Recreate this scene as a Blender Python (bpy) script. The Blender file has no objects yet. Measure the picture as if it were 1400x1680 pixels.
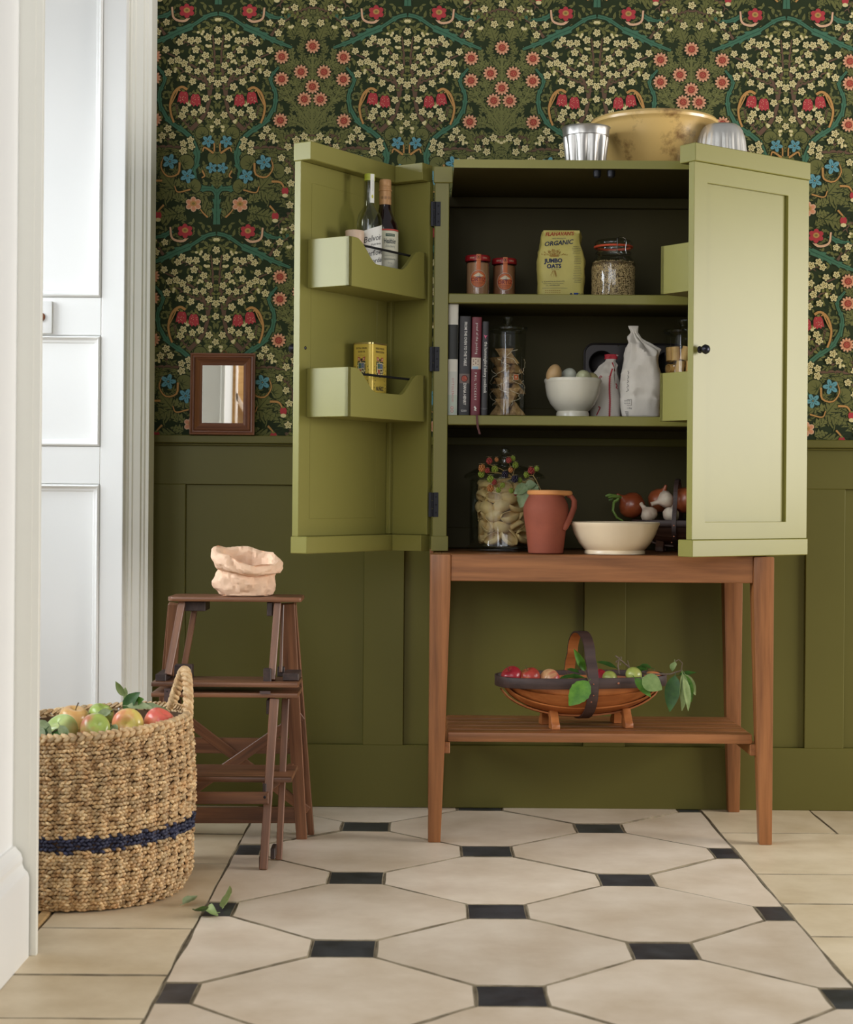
import bpy, bmesh, math, random
import numpy as np
from mathutils import Vector, Matrix, noise
from mathutils.bvhtree import BVHTree
random.seed(7)
SC = bpy.context.scene
COL = SC.collection
# ------------------------------------------------------------------ camera, light, exposure
H, F, TH = 0.908, 2850.0, 0.0079
cam = bpy.data.cameras.new('camera')
cam.sensor_fit = 'VERTICAL'; cam.sensor_height = 36; cam.sensor_width = 30
cam.lens = F / 1680 * 36; cam.shift_y = -28 / 1680
cam.clip_start = 0.05; cam.clip_end = 60
cam.dof.use_dof = True; cam.dof.focus_distance = 4.55; cam.dof.aperture_fstop = 6.0
camo = bpy.data.objects.new('camera', cam); COL.objects.link(camo)
camo.matrix_world = Matrix.Translation((0, 0, H)) @ Matrix.Rotation(math.pi / 2, 4, 'X') @ Matrix.Rotation(TH, 4, 'Z')
SC.camera = camo
w = bpy.data.worlds.new('world'); SC.world = w; w.use_nodes = True
bg = w.node_tree.nodes['Background']
bg.inputs[0].default_value = (0.94, 0.97, 1.0, 1); bg.inputs[1].default_value = 0.22

def area(name, loc, target, sx, sy, power, col=(1, 1, 1)):
    l = bpy.data.lights.new(name, 'AREA'); l.shape = 'RECTANGLE'; l.size = sx; l.size_y = sy
    l.energy = power; l.color = col
    o = bpy.data.objects.new(name, l); COL.objects.link(o); o.location = loc
    d = Vector(target) - Vector(loc)
    o.rotation_euler = d.to_track_quat('-Z', 'Z').to_euler()
    return o
area('window_daylight', (-1.1, 1.5, 1.95), (0.8, 3.2, 0.6), 1.8, 1.6, 50, (0.92, 0.96, 1.0))
area('room_window_daylight', (0.2, -2.6, 2.4), (0.5, 5, 0.5), 2.4, 1.8, 42, (1.0, 0.99, 0.97))
pw = area('passage_window_daylight', (-2.3, 3.75, 1.75), (0.4, 4.35, 1.0), 0.9, 1.7, 17, (0.88, 0.94, 1.0))
pw.data.spread = math.radians(80)
area('passage_daylight', (-2.1, 2.6, 1.6), (-1.15, 4.75, 1.2), 1.2, 1.8, 4.5, (0.95, 0.975, 1.0))
area('side_window_daylight', (4.4, 3.75, 1.35), (0.9, 4.5, 1.15), 1.4, 2.2, 172, (1.0, 0.96, 0.91))
SC.view_settings.view_transform = 'Standard'; SC.view_settings.look = 'None'
SC.view_settings.exposure = 0.0; SC.view_settings.gamma = 1.0
SC.view_settings.use_curve_mapping = False
try:
    SC.cycles.use_denoising = True; SC.cycles.max_bounces = 10; SC.cycles.transparent_max_bounces = 24
    SC.cycles.caustics_reflective = False; SC.cycles.caustics_refractive = False
    SC.cycles.sample_clamp_indirect = 6
except Exception:
    pass
# ------------------------------------------------------------------ helpers
def P(px, py, Y):
    """world point seen at pixel (px, py) of the 1400x1680 frame at depth Y"""
    du, dv = px - 700, py - 812
    return Vector(((du + dv * TH) * Y / F, Y, H - (dv - du * TH) * Y / F))
def lin(c):
    c = c / 255.0
    return c / 12.92 if c <= 0.04045 else ((c + 0.055) / 1.055) ** 2.4
def C(r, g, b):
    return (lin(r), lin(g), lin(b), 1)

class MB:
    def __init__(s): s.v = []; s.f = []; s.m = []
    def add(s, vs, fs, mi=0):
        o = len(s.v); s.v += [tuple(v) for v in vs]
        s.f += [tuple(i + o for i in f) for f in fs]; s.m += [mi] * len(fs); return s
    def box(s, x0, x1, y0, y1, z0, z1, mi=0):
        x0, x1 = min(x0, x1), max(x0, x1); y0, y1 = min(y0, y1), max(y0, y1); z0, z1 = min(z0, z1), max(z0, z1)
        return s.add([(x0,y0,z0),(x1,y0,z0),(x1,y1,z0),(x0,y1,z0),(x0,y0,z1),(x1,y0,z1),(x1,y1,z1),(x0,y1,z1)],
                     [(0,3,2,1),(4,5,6,7),(0,1,5,4),(1,2,6,5),(2,3,7,6),(3,0,4,7)], mi)
    def tube(s, path, rad, n=8, mi=0, closed=False, flat=None):
        path = [Vector(p) for p in path]; N = len(path)
        if not hasattr(rad, '__len__'): rad = [rad] * N
        vs = []; prev = None
        for i, p in enumerate(path):
            a = path[(i - 1) % N] if (closed or i > 0) else p
            b = path[(i + 1) % N] if (closed or i < N - 1) else p
            t = (b - a)
            t = t.normalized() if t.length > 1e-9 else Vector((0, 0, 1))
            if prev is None:
                up = Vector((0, 0, 1)) if abs(t.z) < 0.9 else Vector((1, 0, 0))
            else: up = prev
            sd = t.cross(up)
            sd = sd.normalized() if sd.length > 1e-6 else t.orthogonal().normalized()
            nn = sd.cross(t).normalized(); prev = nn
            for k in range(n):
                an = 2 * math.pi * k / n
                vs.append(p + sd * math.cos(an) * rad[i] + nn * math.sin(an) * rad[i] * (flat or 1))
        fs = []
        for i in range(N if closed else N - 1):
            j = (i + 1) % N
            for k in range(n):
                l = (k + 1) % n
                fs.append((i * n + k, i * n + l, j * n + l, j * n + k))
        if not closed:
            fs.append(tuple(range(n - 1, -1, -1))); fs.append(tuple((N - 1) * n + k for k in range(n)))
        return s.add(vs, fs, mi)
    def lathe(s, prof, n=32, c=(0, 0, 0), mi=0, rmod=None, ax=None):
        vs = []; fs = []; N = len(prof)
        for i, (r, z) in enumerate(prof):
            for k in range(n):
                a = 2 * math.pi * k / n
                rr = max(r, 1e-5) * (rmod(a, i / (N - 1), z) if rmod else 1)
                q = Vector((rr * math.cos(a), rr * math.sin(a), z))
                if ax is not None: q = ax @ q
                vs.append((q.x + c[0], q.y + c[1], q.z + c[2]))
        for i in range(N - 1):
            for k in range(n):
                l = (k + 1) % n
                fs.append((i * n + k, i * n + l, (i + 1) * n + l, (i + 1) * n + k))
        return s.add(vs, fs, mi)
    def ball(s, c, r, n=12, m=8, mi=0, ax=None):
        r = r if hasattr(r, '__len__') else (r, r, r)
        pr = [(math.sin(math.pi * i / m), -math.cos(math.pi * i / m)) for i in range(m + 1)]
        M = Matrix.Diagonal((r[0], r[1], r[2]))
        if ax is not None: M = ax @ M
        return s.lathe(pr, n, c, mi, None, M)
    def prism(s, poly, h0, h1, f, mi=0):
        """poly of 2-D points, f(a, b, h) -> 3-D point"""
        n = len(poly)
        vs = [f(a, b, h0) for a, b in poly] + [f(a, b, h1) for a, b in poly]
        fs = [tuple(range(n - 1, -1, -1)), tuple(range(n, 2 * n))]
        fs += [(i, (i + 1) % n, n + (i + 1) % n, n + i) for i in range(n)]
        return s.add(vs, fs, mi)

ROOTLOC = {}
def mesh(name, mb, bev=0, smooth=35, weld=False):
    me = bpy.data.meshes.new(name)
    me.from_pydata([tuple(v) for v in mb.v], [], mb.f)
    if any(mb.m): me.polygons.foreach_set('material_index', mb.m)
    bm = bmesh.new(); bm.from_mesh(me)
    if weld: bmesh.ops.remove_doubles(bm, verts=bm.verts, dist=1e-5)
    bmesh.ops.recalc_face_normals(bm, faces=bm.faces)
    if bev:
        es = [e for e in bm.edges if len(e.link_faces) == 2 and e.calc_face_angle(0) > 0.6]
        bmesh.ops.bevel(bm, geom=es, offset=bev, segments=2 if bev > 0.002 else 1, profile=0.6, affect='EDGES', clamp_overlap=True)
    bm.to_mesh(me); bm.free()
    if smooth:
        me.polygons.foreach_set('use_smooth', [True] * len(me.polygons))
        me.set_sharp_from_angle(angle=math.radians(smooth))
    me.update()
    return me
def link(name, me, mats, parent=None, M=None):
    if not isinstance(mats, (list, tuple)): mats = [mats]
    if not me.materials:
        for m in mats: me.materials.append(m)
    o = bpy.data.objects.new(name, me); COL.objects.link(o)
    if parent: o.parent = parent
    if M is not None: o.matrix_basis = M
    return o
def T(v): return Matrix.Translation(Vector(v))
def obj(name, mb, mats, parent=None, org=None, M=None, bev=0, smooth=35, weld=False):
    """one mesh object; vertices given in world space are shifted by -org"""
    if org is not None:
        mb.v = [(v[0] - org[0], v[1] - org[1], v[2] - org[2]) for v in mb.v]
    return link(name, mesh(name, mb, bev, smooth, weld), mats, parent, M)
def beam(name, p0, p1, wd, th, mat, parent=None, up=(0, 0, 1), bev=0.0015, w1=None, org=None, ext=0):
    """bar from p0 to p1: length on local X, width wd on local Y, thickness th on local Z (towards up)"""
    p0, p1 = Vector(p0), Vector(p1); d = p1 - p0; L = d.length; x = d.normalized()
    z = Vector(up); z = (z - x * z.dot(x)).normalized(); y = z.cross(x)
    w1 = wd if w1 is None else w1
    mb = MB()
    a, b, h = wd / 2, w1 / 2, th / 2
    mb.add([(-ext,-a,-h),(L+ext,-b,-h),(L+ext,b,-h),(-ext,a,-h),(-ext,-a,h),(L+ext,-b,h),(L+ext,b,h),(-ext,a,h)],
           [(0,3,2,1),(4,5,6,7),(0,1,5,4),(1,2,6,5),(2,3,7,6),(3,0,4,7)])
    M = Matrix((x, y, z)).transposed().to_4x4(); M.translation = p0 - (Vector(org) if org is not None else Vector())
    return obj(name, mb, mat, parent, None, M, bev)
def props(o, label=None, cat=None, group=None, kind=None):
    if label: o['label'] = label
    if cat: o['category'] = cat
    if group: o['group'] = group
    if kind: o['kind'] = kind
    return o
def thing(name, label, cat, loc=(0, 0, 0), rz=0, group=None):
    o = bpy.data.objects.new(name, None); o.empty_display_size = 0.05; COL.objects.link(o)
    o.location = loc; o.rotation_euler = (0, 0, rz)
    return props(o, label, cat, group)
def structure(o, label=None, cat='structure'):
    return props(o, label, cat, None, 'structure')
def copy_tree(root, M=None, label=None):
    r = root.copy(); COL.objects.link(r)
    if M is not None: r.matrix_world = M
    if label: r['label'] = label
    for ch in list(root.children):
        c = ch.copy(); COL.objects.link(c); c.parent = r
        for g in list(ch.children):
            d = g.copy(); COL.objects.link(d); d.parent = c
    return r
# ------------------------------------------------------------------ materials
def mat(name, col, rough=0.5, metal=0, var=0.0, vscale=6, col2=None, bump=0, bscale=60, coat=0, stretch=None,
        spec=0.5, randcol=0.0, sss=0, trans=0, vdetail=4, thr=None, island=0.0):
    m = bpy.data.materials.new(name); m.use_nodes = True
    nt = m.node_tree; N = nt.nodes; L = nt.links; b = N['Principled BSDF']
    b.inputs['Base Color'].default_value = col; b.inputs['Roughness'].default_value = rough
    b.inputs['Metallic'].default_value = metal; b.inputs['Specular IOR Level'].default_value = spec
    if coat: b.inputs['Coat Weight'].default_value = coat; b.inputs['Coat Roughness'].default_value = 0.15
    if sss: b.inputs['Subsurface Weight'].default_value = sss; b.inputs['Subsurface Radius'].default_value = (0.01, 0.006, 0.003)
    tc = N.new('ShaderNodeTexCoord'); oi = N.new('ShaderNodeObjectInfo')
    va = N.new('ShaderNodeVectorMath'); va.operation = 'MULTIPLY_ADD'
    va.inputs[0].default_value = (0, 0, 0)
    sc = N.new('ShaderNodeVectorMath'); sc.operation = 'SCALE'
    cmb = N.new('ShaderNodeCombineXYZ')
    for i in range(3): L.new(oi.outputs['Random'], cmb.inputs[i])
    va.inputs[1].default_value = (9.1, 5.3, 7.7); L.new(cmb.outputs[0], va.inputs[0]); L.new(tc.outputs['Object'], va.inputs[2])
    mp = N.new('ShaderNodeMapping'); L.new(va.outputs[0], mp.inputs[0])
    if stretch: mp.inputs['Scale'].default_value = stretch
    out = None
    if var or col2 is not None:
        n = N.new('ShaderNodeTexNoise'); n.inputs['Scale'].default_value = vscale; n.inputs['Detail'].default_value = vdetail
        n.inputs['Roughness'].default_value = 0.6
        L.new(mp.outputs[0], n.inputs['Vector'])
        r = N.new('ShaderNodeValToRGB')
        lo, hi = thr or (0.35, 0.65)
        r.color_ramp.elements[0].position = lo; r.color_ramp.elements[1].position = hi
        c2 = col2 if col2 is not None else tuple(max(0, c * (1 - var)) for c in col[:3]) + (1,)
        c1 = col if col2 is not None else tuple(min(1, c * (1 + var)) for c in col[:3]) + (1,)
        r.color_ramp.elements[0].color = c2; r.color_ramp.elements[1].color = c1
        L.new(n.outputs[0], r.inputs[0]); out = r.outputs[0]
    if randcol or island:
        hs = N.new('ShaderNodeHueSaturation')
        if out: L.new(out, hs.inputs['Color'])
        else: hs.inputs['Color'].default_value = col
        mr = N.new('ShaderNodeMapRange')
        q = randcol or island
        mr.inputs['To Min'].default_value = 1 - q; mr.inputs['To Max'].default_value = 1 + q
        if island:
            g = N.new('ShaderNodeNewGeometry'); L.new(g.outputs['Random Per Island'], mr.inputs['Value'])
        else: L.new(oi.outputs['Random'], mr.inputs['Value'])
        L.new(mr.outputs[0], hs.inputs['Value']); out = hs.outputs[0]
    if out: L.new(out, b.inputs['Base Color'])
    if bump:
        n2 = N.new('ShaderNodeTexNoise'); n2.inputs['Scale'].default_value = bscale; n2.inputs['Detail'].default_value = 3
        L.new(mp.outputs[0], n2.inputs['Vector'])
        bp = N.new('ShaderNodeBump'); bp.inputs['Strength'].default_value = bump; bp.inputs['Distance'].default_value = 0.002
        L.new(n2.outputs[0], bp.inputs['Height']); L.new(bp.outputs[0], b.inputs['Normal'])
    return m
def wood(name, c1, c2, rough=0.5, bump=0.15, fine=1.0):
    """grain along local X"""
    m = mat(name, C(*c1), rough, 0, 0, 1.0, C(*c2), bump, 2.2, stretch=(3, 55 * fine, 55 * fine), randcol=0.12, vdetail=7, thr=(0.3, 0.7))
    return m
def glass(name, tint=(0.95, 0.97, 0.95), edge=0.55):
    m = bpy.data.materials.new(name); m.use_nodes = True; nt = m.node_tree; N = nt.nodes; L = nt.links
    N.remove(N['Principled BSDF'])
    tr = N.new('ShaderNodeBsdfTransparent'); tr.inputs[0].default_value = (*tint, 1)
    gl = N.new('ShaderNodeBsdfGlossy'); gl.inputs['Roughness'].default_value = 0.03; gl.inputs[0].default_value = (0.95, 0.97, 1, 1)
    lw = N.new('ShaderNodeLayerWeight'); lw.inputs[0].default_value = 0.5
    pw = N.new('ShaderNodeMath'); pw.operation = 'POWER'; pw.inputs[1].default_value = 3.0
    ma = N.new('ShaderNodeMath'); ma.operation = 'MULTIPLY_ADD'; ma.inputs[1].default_value = edge; ma.inputs[2].default_value = 0.05
    mx = N.new('ShaderNodeMixShader')
    L.new(lw.outputs['Facing'], pw.inputs[0]); L.new(pw.outputs[0], ma.inputs[0]); L.new(ma.outputs[0], mx.inputs[0])
    L.new(tr.outputs[0], mx.inputs[1]); L.new(gl.outputs[0], mx.inputs[2])
    L.new(mx.outputs[0], N['Material Output'].inputs[0])
    return m
GREEN = mat('sage_green_paint', C(131, 126, 64), 0.34, var=0.03, vscale=3, spec=0.3, bump=0.03, bscale=90)
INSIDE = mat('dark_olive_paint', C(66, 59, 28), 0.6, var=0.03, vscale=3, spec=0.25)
WAINS = mat('moss_green_paint', C(94, 89, 36), 0.5, spec=0.3, var=0.03, vscale=2.5, bump=0.04, bscale=70)
WHITE = mat('white_gloss_paint', C(238, 237, 233), 0.42, var=0.01, vscale=3)
WHITEWALL = mat('white_wall_paint', C(240, 240, 238), 0.6, var=0.01)
TRIMW = mat('off_white_trim_paint', C(238, 236, 226), 0.45, var=0.01)
OAK = wood('oiled_oak', (160, 104, 60), (114, 70, 36), 0.42, 0.12)
STOOLW = wood('dark_stained_pine', (140, 94, 64), (80, 52, 37), 0.4, 0.2)
STOOLD = wood('blackened_pine', (74, 56, 50), (40, 29, 26), 0.5, 0.2)
MIRW = wood('mahogany', (132, 80, 48), (74, 40, 25), 0.38, 0.25, 1.4)
IRON = mat('black_iron', C(38, 38, 42), 0.45, 0.6)
GLASS = glass('clear_glass')
GLASS2 = glass('thick_glass', (0.90, 0.93, 0.89), 0.8)
STEMM = mat('brown_stem', C(92, 74, 48), 0.7)
def leafmat(name, c, c2):
    return mat(name, C(*c), 0.5, 0, 0, 40, C(*c2), 0.1, 120, randcol=0.15, spec=0.3)
LEAF = leafmat('fresh_leaf', (92, 136, 44), (62, 106, 32))
LEAFP = leafmat('pale_leaf', (152, 168, 112), (120, 142, 84))
LEAFD = leafmat('dark_leaf', (60, 98, 36), (42, 74, 28))
# lettering ---------------------------------------------------------
def txt(s, size=1.0, shear=0.0, sx=1.0, spacing=1.0, bold=0.0):
    cu = bpy.data.curves.new('t', 'FONT'); cu.body = s; cu.size = size; cu.align_x = 'CENTER'; cu.align_y = 'CENTER'
    cu.shear = shear; cu.resolution_u = 2; cu.space_character = spacing; cu.space_line = 0.85; cu.offset = bold
    o = bpy.data.objects.new('t', cu); COL.objects.link(o)
    dg = bpy.context.evaluated_depsgraph_get(); e = o.evaluated_get(dg); me = e.to_mesh()
    vs = [(v.co.x * sx, v.co.y) for v in me.vertices]; fs = [tuple(p.vertices) for p in me.polygons]
    e.to_mesh_clear(); bpy.data.objects.remove(o); bpy.data.curves.remove(cu)
    return vs, fs
def rot2(vs, a, dx=0, dy=0):
    c, s = math.cos(a), math.sin(a)
    return [(x * c - y * s + dx, x * s + y * c + dy) for x, y in vs]
def oval(rx, ry, n=20, dx=0, dy=0, rot=0):
    vs = [(rx * math.cos(2 * math.pi * i / n), ry * math.sin(2 * math.pi * i / n)) for i in range(n)]
    return rot2(vs, rot, dx, dy), [tuple(range(n))]
def rect(wd, h, dx=0, dy=0, nx=1):
    vs = []; fs = []
    for i in range(nx + 1):
        x = -wd / 2 + wd * i / nx
        vs += [(x + dx, -h / 2 + dy), (x + dx, h / 2 + dy)]
    for i in range(nx): fs.append((2 * i, 2 * i + 2, 2 * i + 3, 2 * i + 1))
    return vs, fs
def decal(mb, shape, f, mi=0, off=(0, 0)):
    vs, fs = shape
    mb.add([f(x + off[0], y + off[1]) for x, y in vs], fs, mi)
def cyl_map(R, cx, cy, cz, a0=-math.pi / 2):
    """wraps flat artwork round an upright cylinder; a0 is the direction its middle faces"""
    return lambda x, y: (cx + R * math.cos(a0 + x / R), cy + R * math.sin(a0 + x / R), cz + y)
INK = mat('black_ink', C(28, 27, 30), 0.6)
INKW = mat('white_ink', C(225, 222, 214), 0.6)
# ================================================================== STRUCTURE
# ---- floor: grout bed with stone octagons, slate insets and border slabs
YW = 5.062
STONE = mat('limestone', C(233, 217, 196), 0.42, 0, 0, 5.5, C(206, 186, 160), 0.14, 45, randcol=0.08, vdetail=10, thr=(0.3, 0.68))
STONEB = mat('limestone_worn', C(227, 210, 180), 0.45, 0, 0, 5.0, C(198, 177, 142), 0.15, 40, randcol=0.08, vdetail=10, thr=(0.3, 0.68))
SLATE = mat('black_slate', C(66, 68, 72), 0.4, 0, 0, 14, C(40, 42, 46), 0.25, 60, randcol=0.15)
GROUT = mat('old_grout', C(158, 144, 118), 0.95, 0, 0, 14, C(104, 92, 72), 0.4, 150)
fl = MB().box(-2.6, 2.0, -1.0, 5.2, -0.05, -0.0032)
floor = structure(obj('floor', fl, GROUT), 'worn limestone floor with black slate insets')
def wobble(poly, amp, seed, step=0.035):
    """jitters the outline of a stone so that its joints run unevenly"""
    out = []; n = len(poly)
    for i in range(n):
        a, b = Vector(poly[i]), Vector(poly[(i + 1) % n]); L = (b - a).length
        k = max(1, min(8, int(L / step)))
        for j in range(k):
            p = a.lerp(b, j / k)
            nx = noise.noise(Vector((p.x * 9 + seed, p.y * 9, seed * 1.7)))
            ny = noise.noise(Vector((p.x * 9, p.y * 9 + seed, seed * 2.9 + 5)))
            q = 0.35 if j == 0 else 1
            out.append((p.x + nx * amp * q, p.y + ny * amp * q))
    return out
def slab(name, poly, m, top, amp=0.004, seed=0):
    cx = sum(p[0] for p in poly) / len(poly); cy = sum(p[1] for p in poly) / len(poly)
    poly = wobble(poly, amp, seed)
    mb = MB(); n = len(poly); ins = 0.0025
    ring = []
    for x, y in poly:
        d = Vector((cx - x, cy - y)); d = d.normalized() * ins
        ring.append((x + d.x, y + d.y))
    vs = [(x - cx, y - cy, -0.012) for x, y in poly] + [(x - cx, y - cy, top - 0.002) for x, y in poly] + [(x - cx, y - cy, top) for x, y in ring]
    fs = [(i, (i + 1) % n, n + (i + 1) % n, n + i) for i in range(n)] + [(n + i, n + (i + 1) % n, 2 * n + (i + 1) % n, 2 * n + i) for i in range(n)]
    fs.append(tuple(range(2 * n, 3 * n)))
    mb.add(vs, fs); mb.m = [1] * (2 * n) + [0]
    return obj(name, mb, [m, GROUT], floor, M=T((cx, cy, 0)), smooth=None)
def clip(poly, k, lim, keep_less):
    out = []; n = len(poly)
    for i in range(n):
        a, b = poly[i], poly[(i + 1) % n]
        ia = (a[k] <= lim) == keep_less; ib = (b[k] <= lim) == keep_less
        if ia: out.append(a)
        if ia != ib:
            t = (lim - a[k]) / (b[k] - a[k]); out.append((a[0] + t * (b[0] - a[0]), a[1] + t * (b[1] - a[1])))
    return out
XB0, XB1, SP = -0.478, 0.80, 0.3195
Y0 = 4.752
rs = random.Random(3)
def lattice():
    for j in range(-9, 3):
        for i in range(-1, 6):
            yield j, i
hs, g = 0.0635, 0.0024
for j in range(-8, 3):
    y = Y0 + j * SP
    odd = j % 2
    for i in range(-1, 4):
        x = XB0 + SP * (2 * i + (0 if odd else 1))
        # slate inset at (x, y); octagon centred half a period to its right
        sq = [(x - hs, y - hs), (x + hs, y - hs), (x + hs, y + hs), (x - hs, y + hs)]
        c = x + SP
        a, b = hs + g, SP - hs - g * 1.6
        q = SP - hs - g
        oc = [(c - q, y - hs + 0), (c - hs + 0, y - q), (c + hs, y - q), (c + q, y - hs), (c + q, y + hs), (c + hs, y + q), (c - hs, y + q), (c - q, y + hs)]
        sh = g * 0.9
        oc = [(px + (sh if px < c else -sh) * 0.4, py + (sh if py < y else -sh) * 0.4) for px, py in oc]
        for poly, nm, m in ((sq, 'slate_tile', SLATE), (oc, 'stone_tile', STONE)):
            p = clip(poly, 0, XB0 + 0.0016, False); p = clip(p, 0, XB1 - 0.0018, True) if p else p
            p = clip(p, 1, YW + 0.03, True) if p else p
            if len(p) < 3: continue
            ys = [q_[1] for q_ in p]; xs = [q_[0] for q_ in p]
            if max(xs) - min(xs) < 0.02 or max(ys) - min(ys) < 0.015: continue
            slab(nm, p, m, rs.uniform(-0.0012, 0.0008) - (0.001 if nm == 'slate_tile' else 0), 0.0048 if nm == 'stone_tile' else 0.0025, rs.uniform(0, 50))
def rows(x0, x1, ys, cuts, m):
    for (ya, yb), cs in zip(zip(ys[:-1], ys[1:]), cuts):
        xs = [x0] + cs + [x1]
        for xa, xb in zip(xs[:-1], xs[1:]):
            slab('stone_tile', [(xa + .0022, ya + .002), (xb - .0022, ya + .002), (xb - .0022, yb - .002), (xa + .0022, yb - .002)], m, rs.uniform(-.0015, .0005), 0.004, rs.uniform(0, 50))
rows(XB1, 1.98, [2.55, 2.9, 3.28, 3.60, 3.885, 4.19, 4.70, YW + .03], [[1.25], [1.42], [1.13, 1.6], [1.5], [1.2, 1.65], [1.45], [1.12, 1.5]], STONEB)
rows(-0.80, XB0, [2.3, 2.8, 3.00, 3.27, 3.62, 4.26, 4.63, YW + .03], [[], [], [], [], [], [], []], STONEB)
rows(-2.5, -0.83, [2.6, 3.1, 3.66, 4.2, 4.72, YW + .03], [[-1.6], [-1.3, -1.9], [-1.5], [-1.25, -1.9], [-1.6]], STONEB)
th = obj('trim_1', MB().box(-0.824, -0.803, 3.43, 4.76, -0.01, 0.004), wood('pale_threshold_wood', (196, 164, 116), (160, 126, 80)), bev=0.002)
structure(th, 'pale wooden threshold strip in the doorway')
# ---- back wall, wainscot, dado
WALLP = mat('wallpaper_ground', C(45, 54, 33), 0.8, spec=0.15)
bw = MB().box(-0.90, 2.0, YW, YW + 0.1, 0, 2.75)
wall_back = structure(obj('wall_back', bw, WALLP), 'back wall with floral wallpaper above green panelling')
WX0, WX1 = -0.80, 1.98
RF = 5.046          # face of stiles and rails
ZD = 1.055          # underside of the dado cap
def wp(name, x0, x1, z0, z1, y0=RF):
    return obj(name, MB().box(x0, x1, y0, YW - 0.0005, z0, z1), WAINS, wall_back, bev=0.0012)
zr = P(600, 1222, RF).z; zt = P(400, 795, RF).z
edges = [(303, 597), (663, 959), (1027, 1322), (1386, 1680), (1748, 2044)]
ed = [(P(a, 1000, RF).x, P(b, 1000, RF).x) for a, b in edges]
wp('wainscot_rail', WX0, WX1, 0, zr); wp('wainscot_rail', WX0, WX1, zt, ZD)
xs = [WX0] + [v for e in ed for v in e]
for k in range(len(ed)):
    wp('wainscot_stile', xs[2 * k], xs[2 * k + 1], zr, zt)
    wp('wainscot_panel', ed[k][0], ed[k][1], zr, zt, YW - 0.003)
wp('wainscot_stile', ed[-1][1], WX1, zr, zt)
dz0 = P(365, 727, 5.02).z; dz1 = P(365, 714, 5.02).z
dado = obj('trim_2', MB().box(WX0, WX1, 5.022, YW - 0.0005, dz0, dz1).box(WX0, WX1, 5.034, YW - .0005, dz0 - 0.006, dz0), WAINS, bev=0.002)
structure(dado, 'moss green dado shelf along the panelling')
# ---- wallpaper print: original floral repeat in thin layers of flat colour
PAL = [(104, 104, 60), (56, 64, 36), (72, 110, 86), (48, 78, 62), (212, 198, 146), (128, 112, 62), (104, 80, 64), (206, 140, 106), (158, 68, 56),
       (172, 62, 66), (98, 148, 158), (182, 136, 80), (40, 48, 30), (122, 120, 66), (212, 170, 136), (112, 112, 66)]
PM = [mat('wallpaper_tone', C(*c), 0.75, spec=0.15) for c in PAL]
OL, OLD, TE, TED, CR, CRD, BR, DA, DAC, RE, BL, GO, DK, BUD, PK, OL2 = range(16)
polys = []                       # (layer, colour, [(u, v)...]) in half-repeat units, v up
ONCE = [False]                  # motifs centred on a mirror axis are printed once
def pp(layer, col, pts): polys.append((layer, col, pts, ONCE[0]))
def on_axis(f, *a):
    ONCE[0] = True; f(*a); ONCE[0] = False
def el(layer, col, x, y, a, b, rot=0, n=9):
    c, s = math.cos(rot), math.sin(rot)
    pp(layer, col, [(x + a * math.cos(t) * c - b * math.sin(t) * s, y + a * math.cos(t) * s + b * math.sin(t) * c) for t in [2 * math.pi * i / n for i in range(n)]])
def stroke(layer, col, pts, w0, w1=None, n=14):
    """tapered Catmull-Rom ribbon as quads"""
    w1 = w0 if w1 is None else w1
    p = [Vector(q) for q in pts]; p = [p[0] * 2 - p[1]] + p + [p[-1] * 2 - p[-2]]
    cs = []
    m = max(3, n // (len(p) - 3))
    for i in range(1, len(p) - 2):
        for k in range(m + (1 if i == len(p) - 3 else 0)):
            t = k / m
            cs.append(0.5 * ((2 * p[i]) + (p[i+1] - p[i-1]) * t + (2 * p[i-1] - 5 * p[i] + 4 * p[i+1] - p[i+2]) * t * t + (3 * p[i] - p[i-1] - 3 * p[i+1] + p[i+2]) * t ** 3))
    L = []; R = []
    for i, q in enumerate(cs):
        d = cs[min(i + 1, len(cs) - 1)] - cs[max(i - 1, 0)]
        d = d.normalized() if d.length else Vector((1, 0)); nn = Vector((-d.y, d.x))
        t = i / (len(cs) - 1); ww = (w0 + (w1 - w0) * t) / 2
        L.append(q + nn * ww); R.append(q - nn * ww)
    pp(layer, col, [tuple(q) for q in L] + [tuple(q) for q in reversed(R)])
    return cs
def leaf(layer, x, y, ang, ln, wd, col=OL, vein=OLD, lobes=4, deep=0.45, bend=0.0, line=True):
    c, s = math.cos(ang), math.sin(ang)
    layer = layer + rnd.random() * .7
    def pt(t, off):
        a = t * ln; o = off + bend * ln * t * t
        return (x + a * c - o * s, y + a * s + o * c)
    def outline(k, ext):
        n = lobes * 5; L = []; R = []
        for i in range(n + 1):
            t = i / n; fr = (t * lobes) % 1
            env = math.sin(math.pi * t ** .75) * wd
            saw = 1 - deep * (1 - fr) ** 1.5 if 0 < i < n else 1
            ah = t + .09 * fr * deep * (1 - t)
            L.append(pt(ah * (1 + ext) - ext * .5, env * saw * k + ext * 30 * math.sin(math.pi * t))); R.append(pt(ah * (1 + ext) - ext * .5, -env * saw * k - ext * 30 * math.sin(math.pi * t)))
        return L + list(reversed(R))
    if line: pp(layer - .12, DK, outline(1.12, .07))
    pp(layer, col, outline(1, 0))
    if vein is not None:
        v = [pt(t, wd * 0.06 * (1 - t)) for t in (0, .3, .6, .92)] + [pt(t, -wd * 0.06 * (1 - t)) for t in (.6, .3, 0)]
        pp(layer + .1, vein, v)
        for i in range(1, lobes + 1):
            t = (i - 0.5) / lobes * 0.85
            for sg in (1, -1):
                a, b, d = pt(t, 0), pt(t + 0.14, sg * wd * math.sin(math.pi * t ** .75) * 0.62), pt(t + 0.035, 0)
                pp(layer + .1, vein, [a, b, d] if sg > 0 else [d, b, a])
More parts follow.
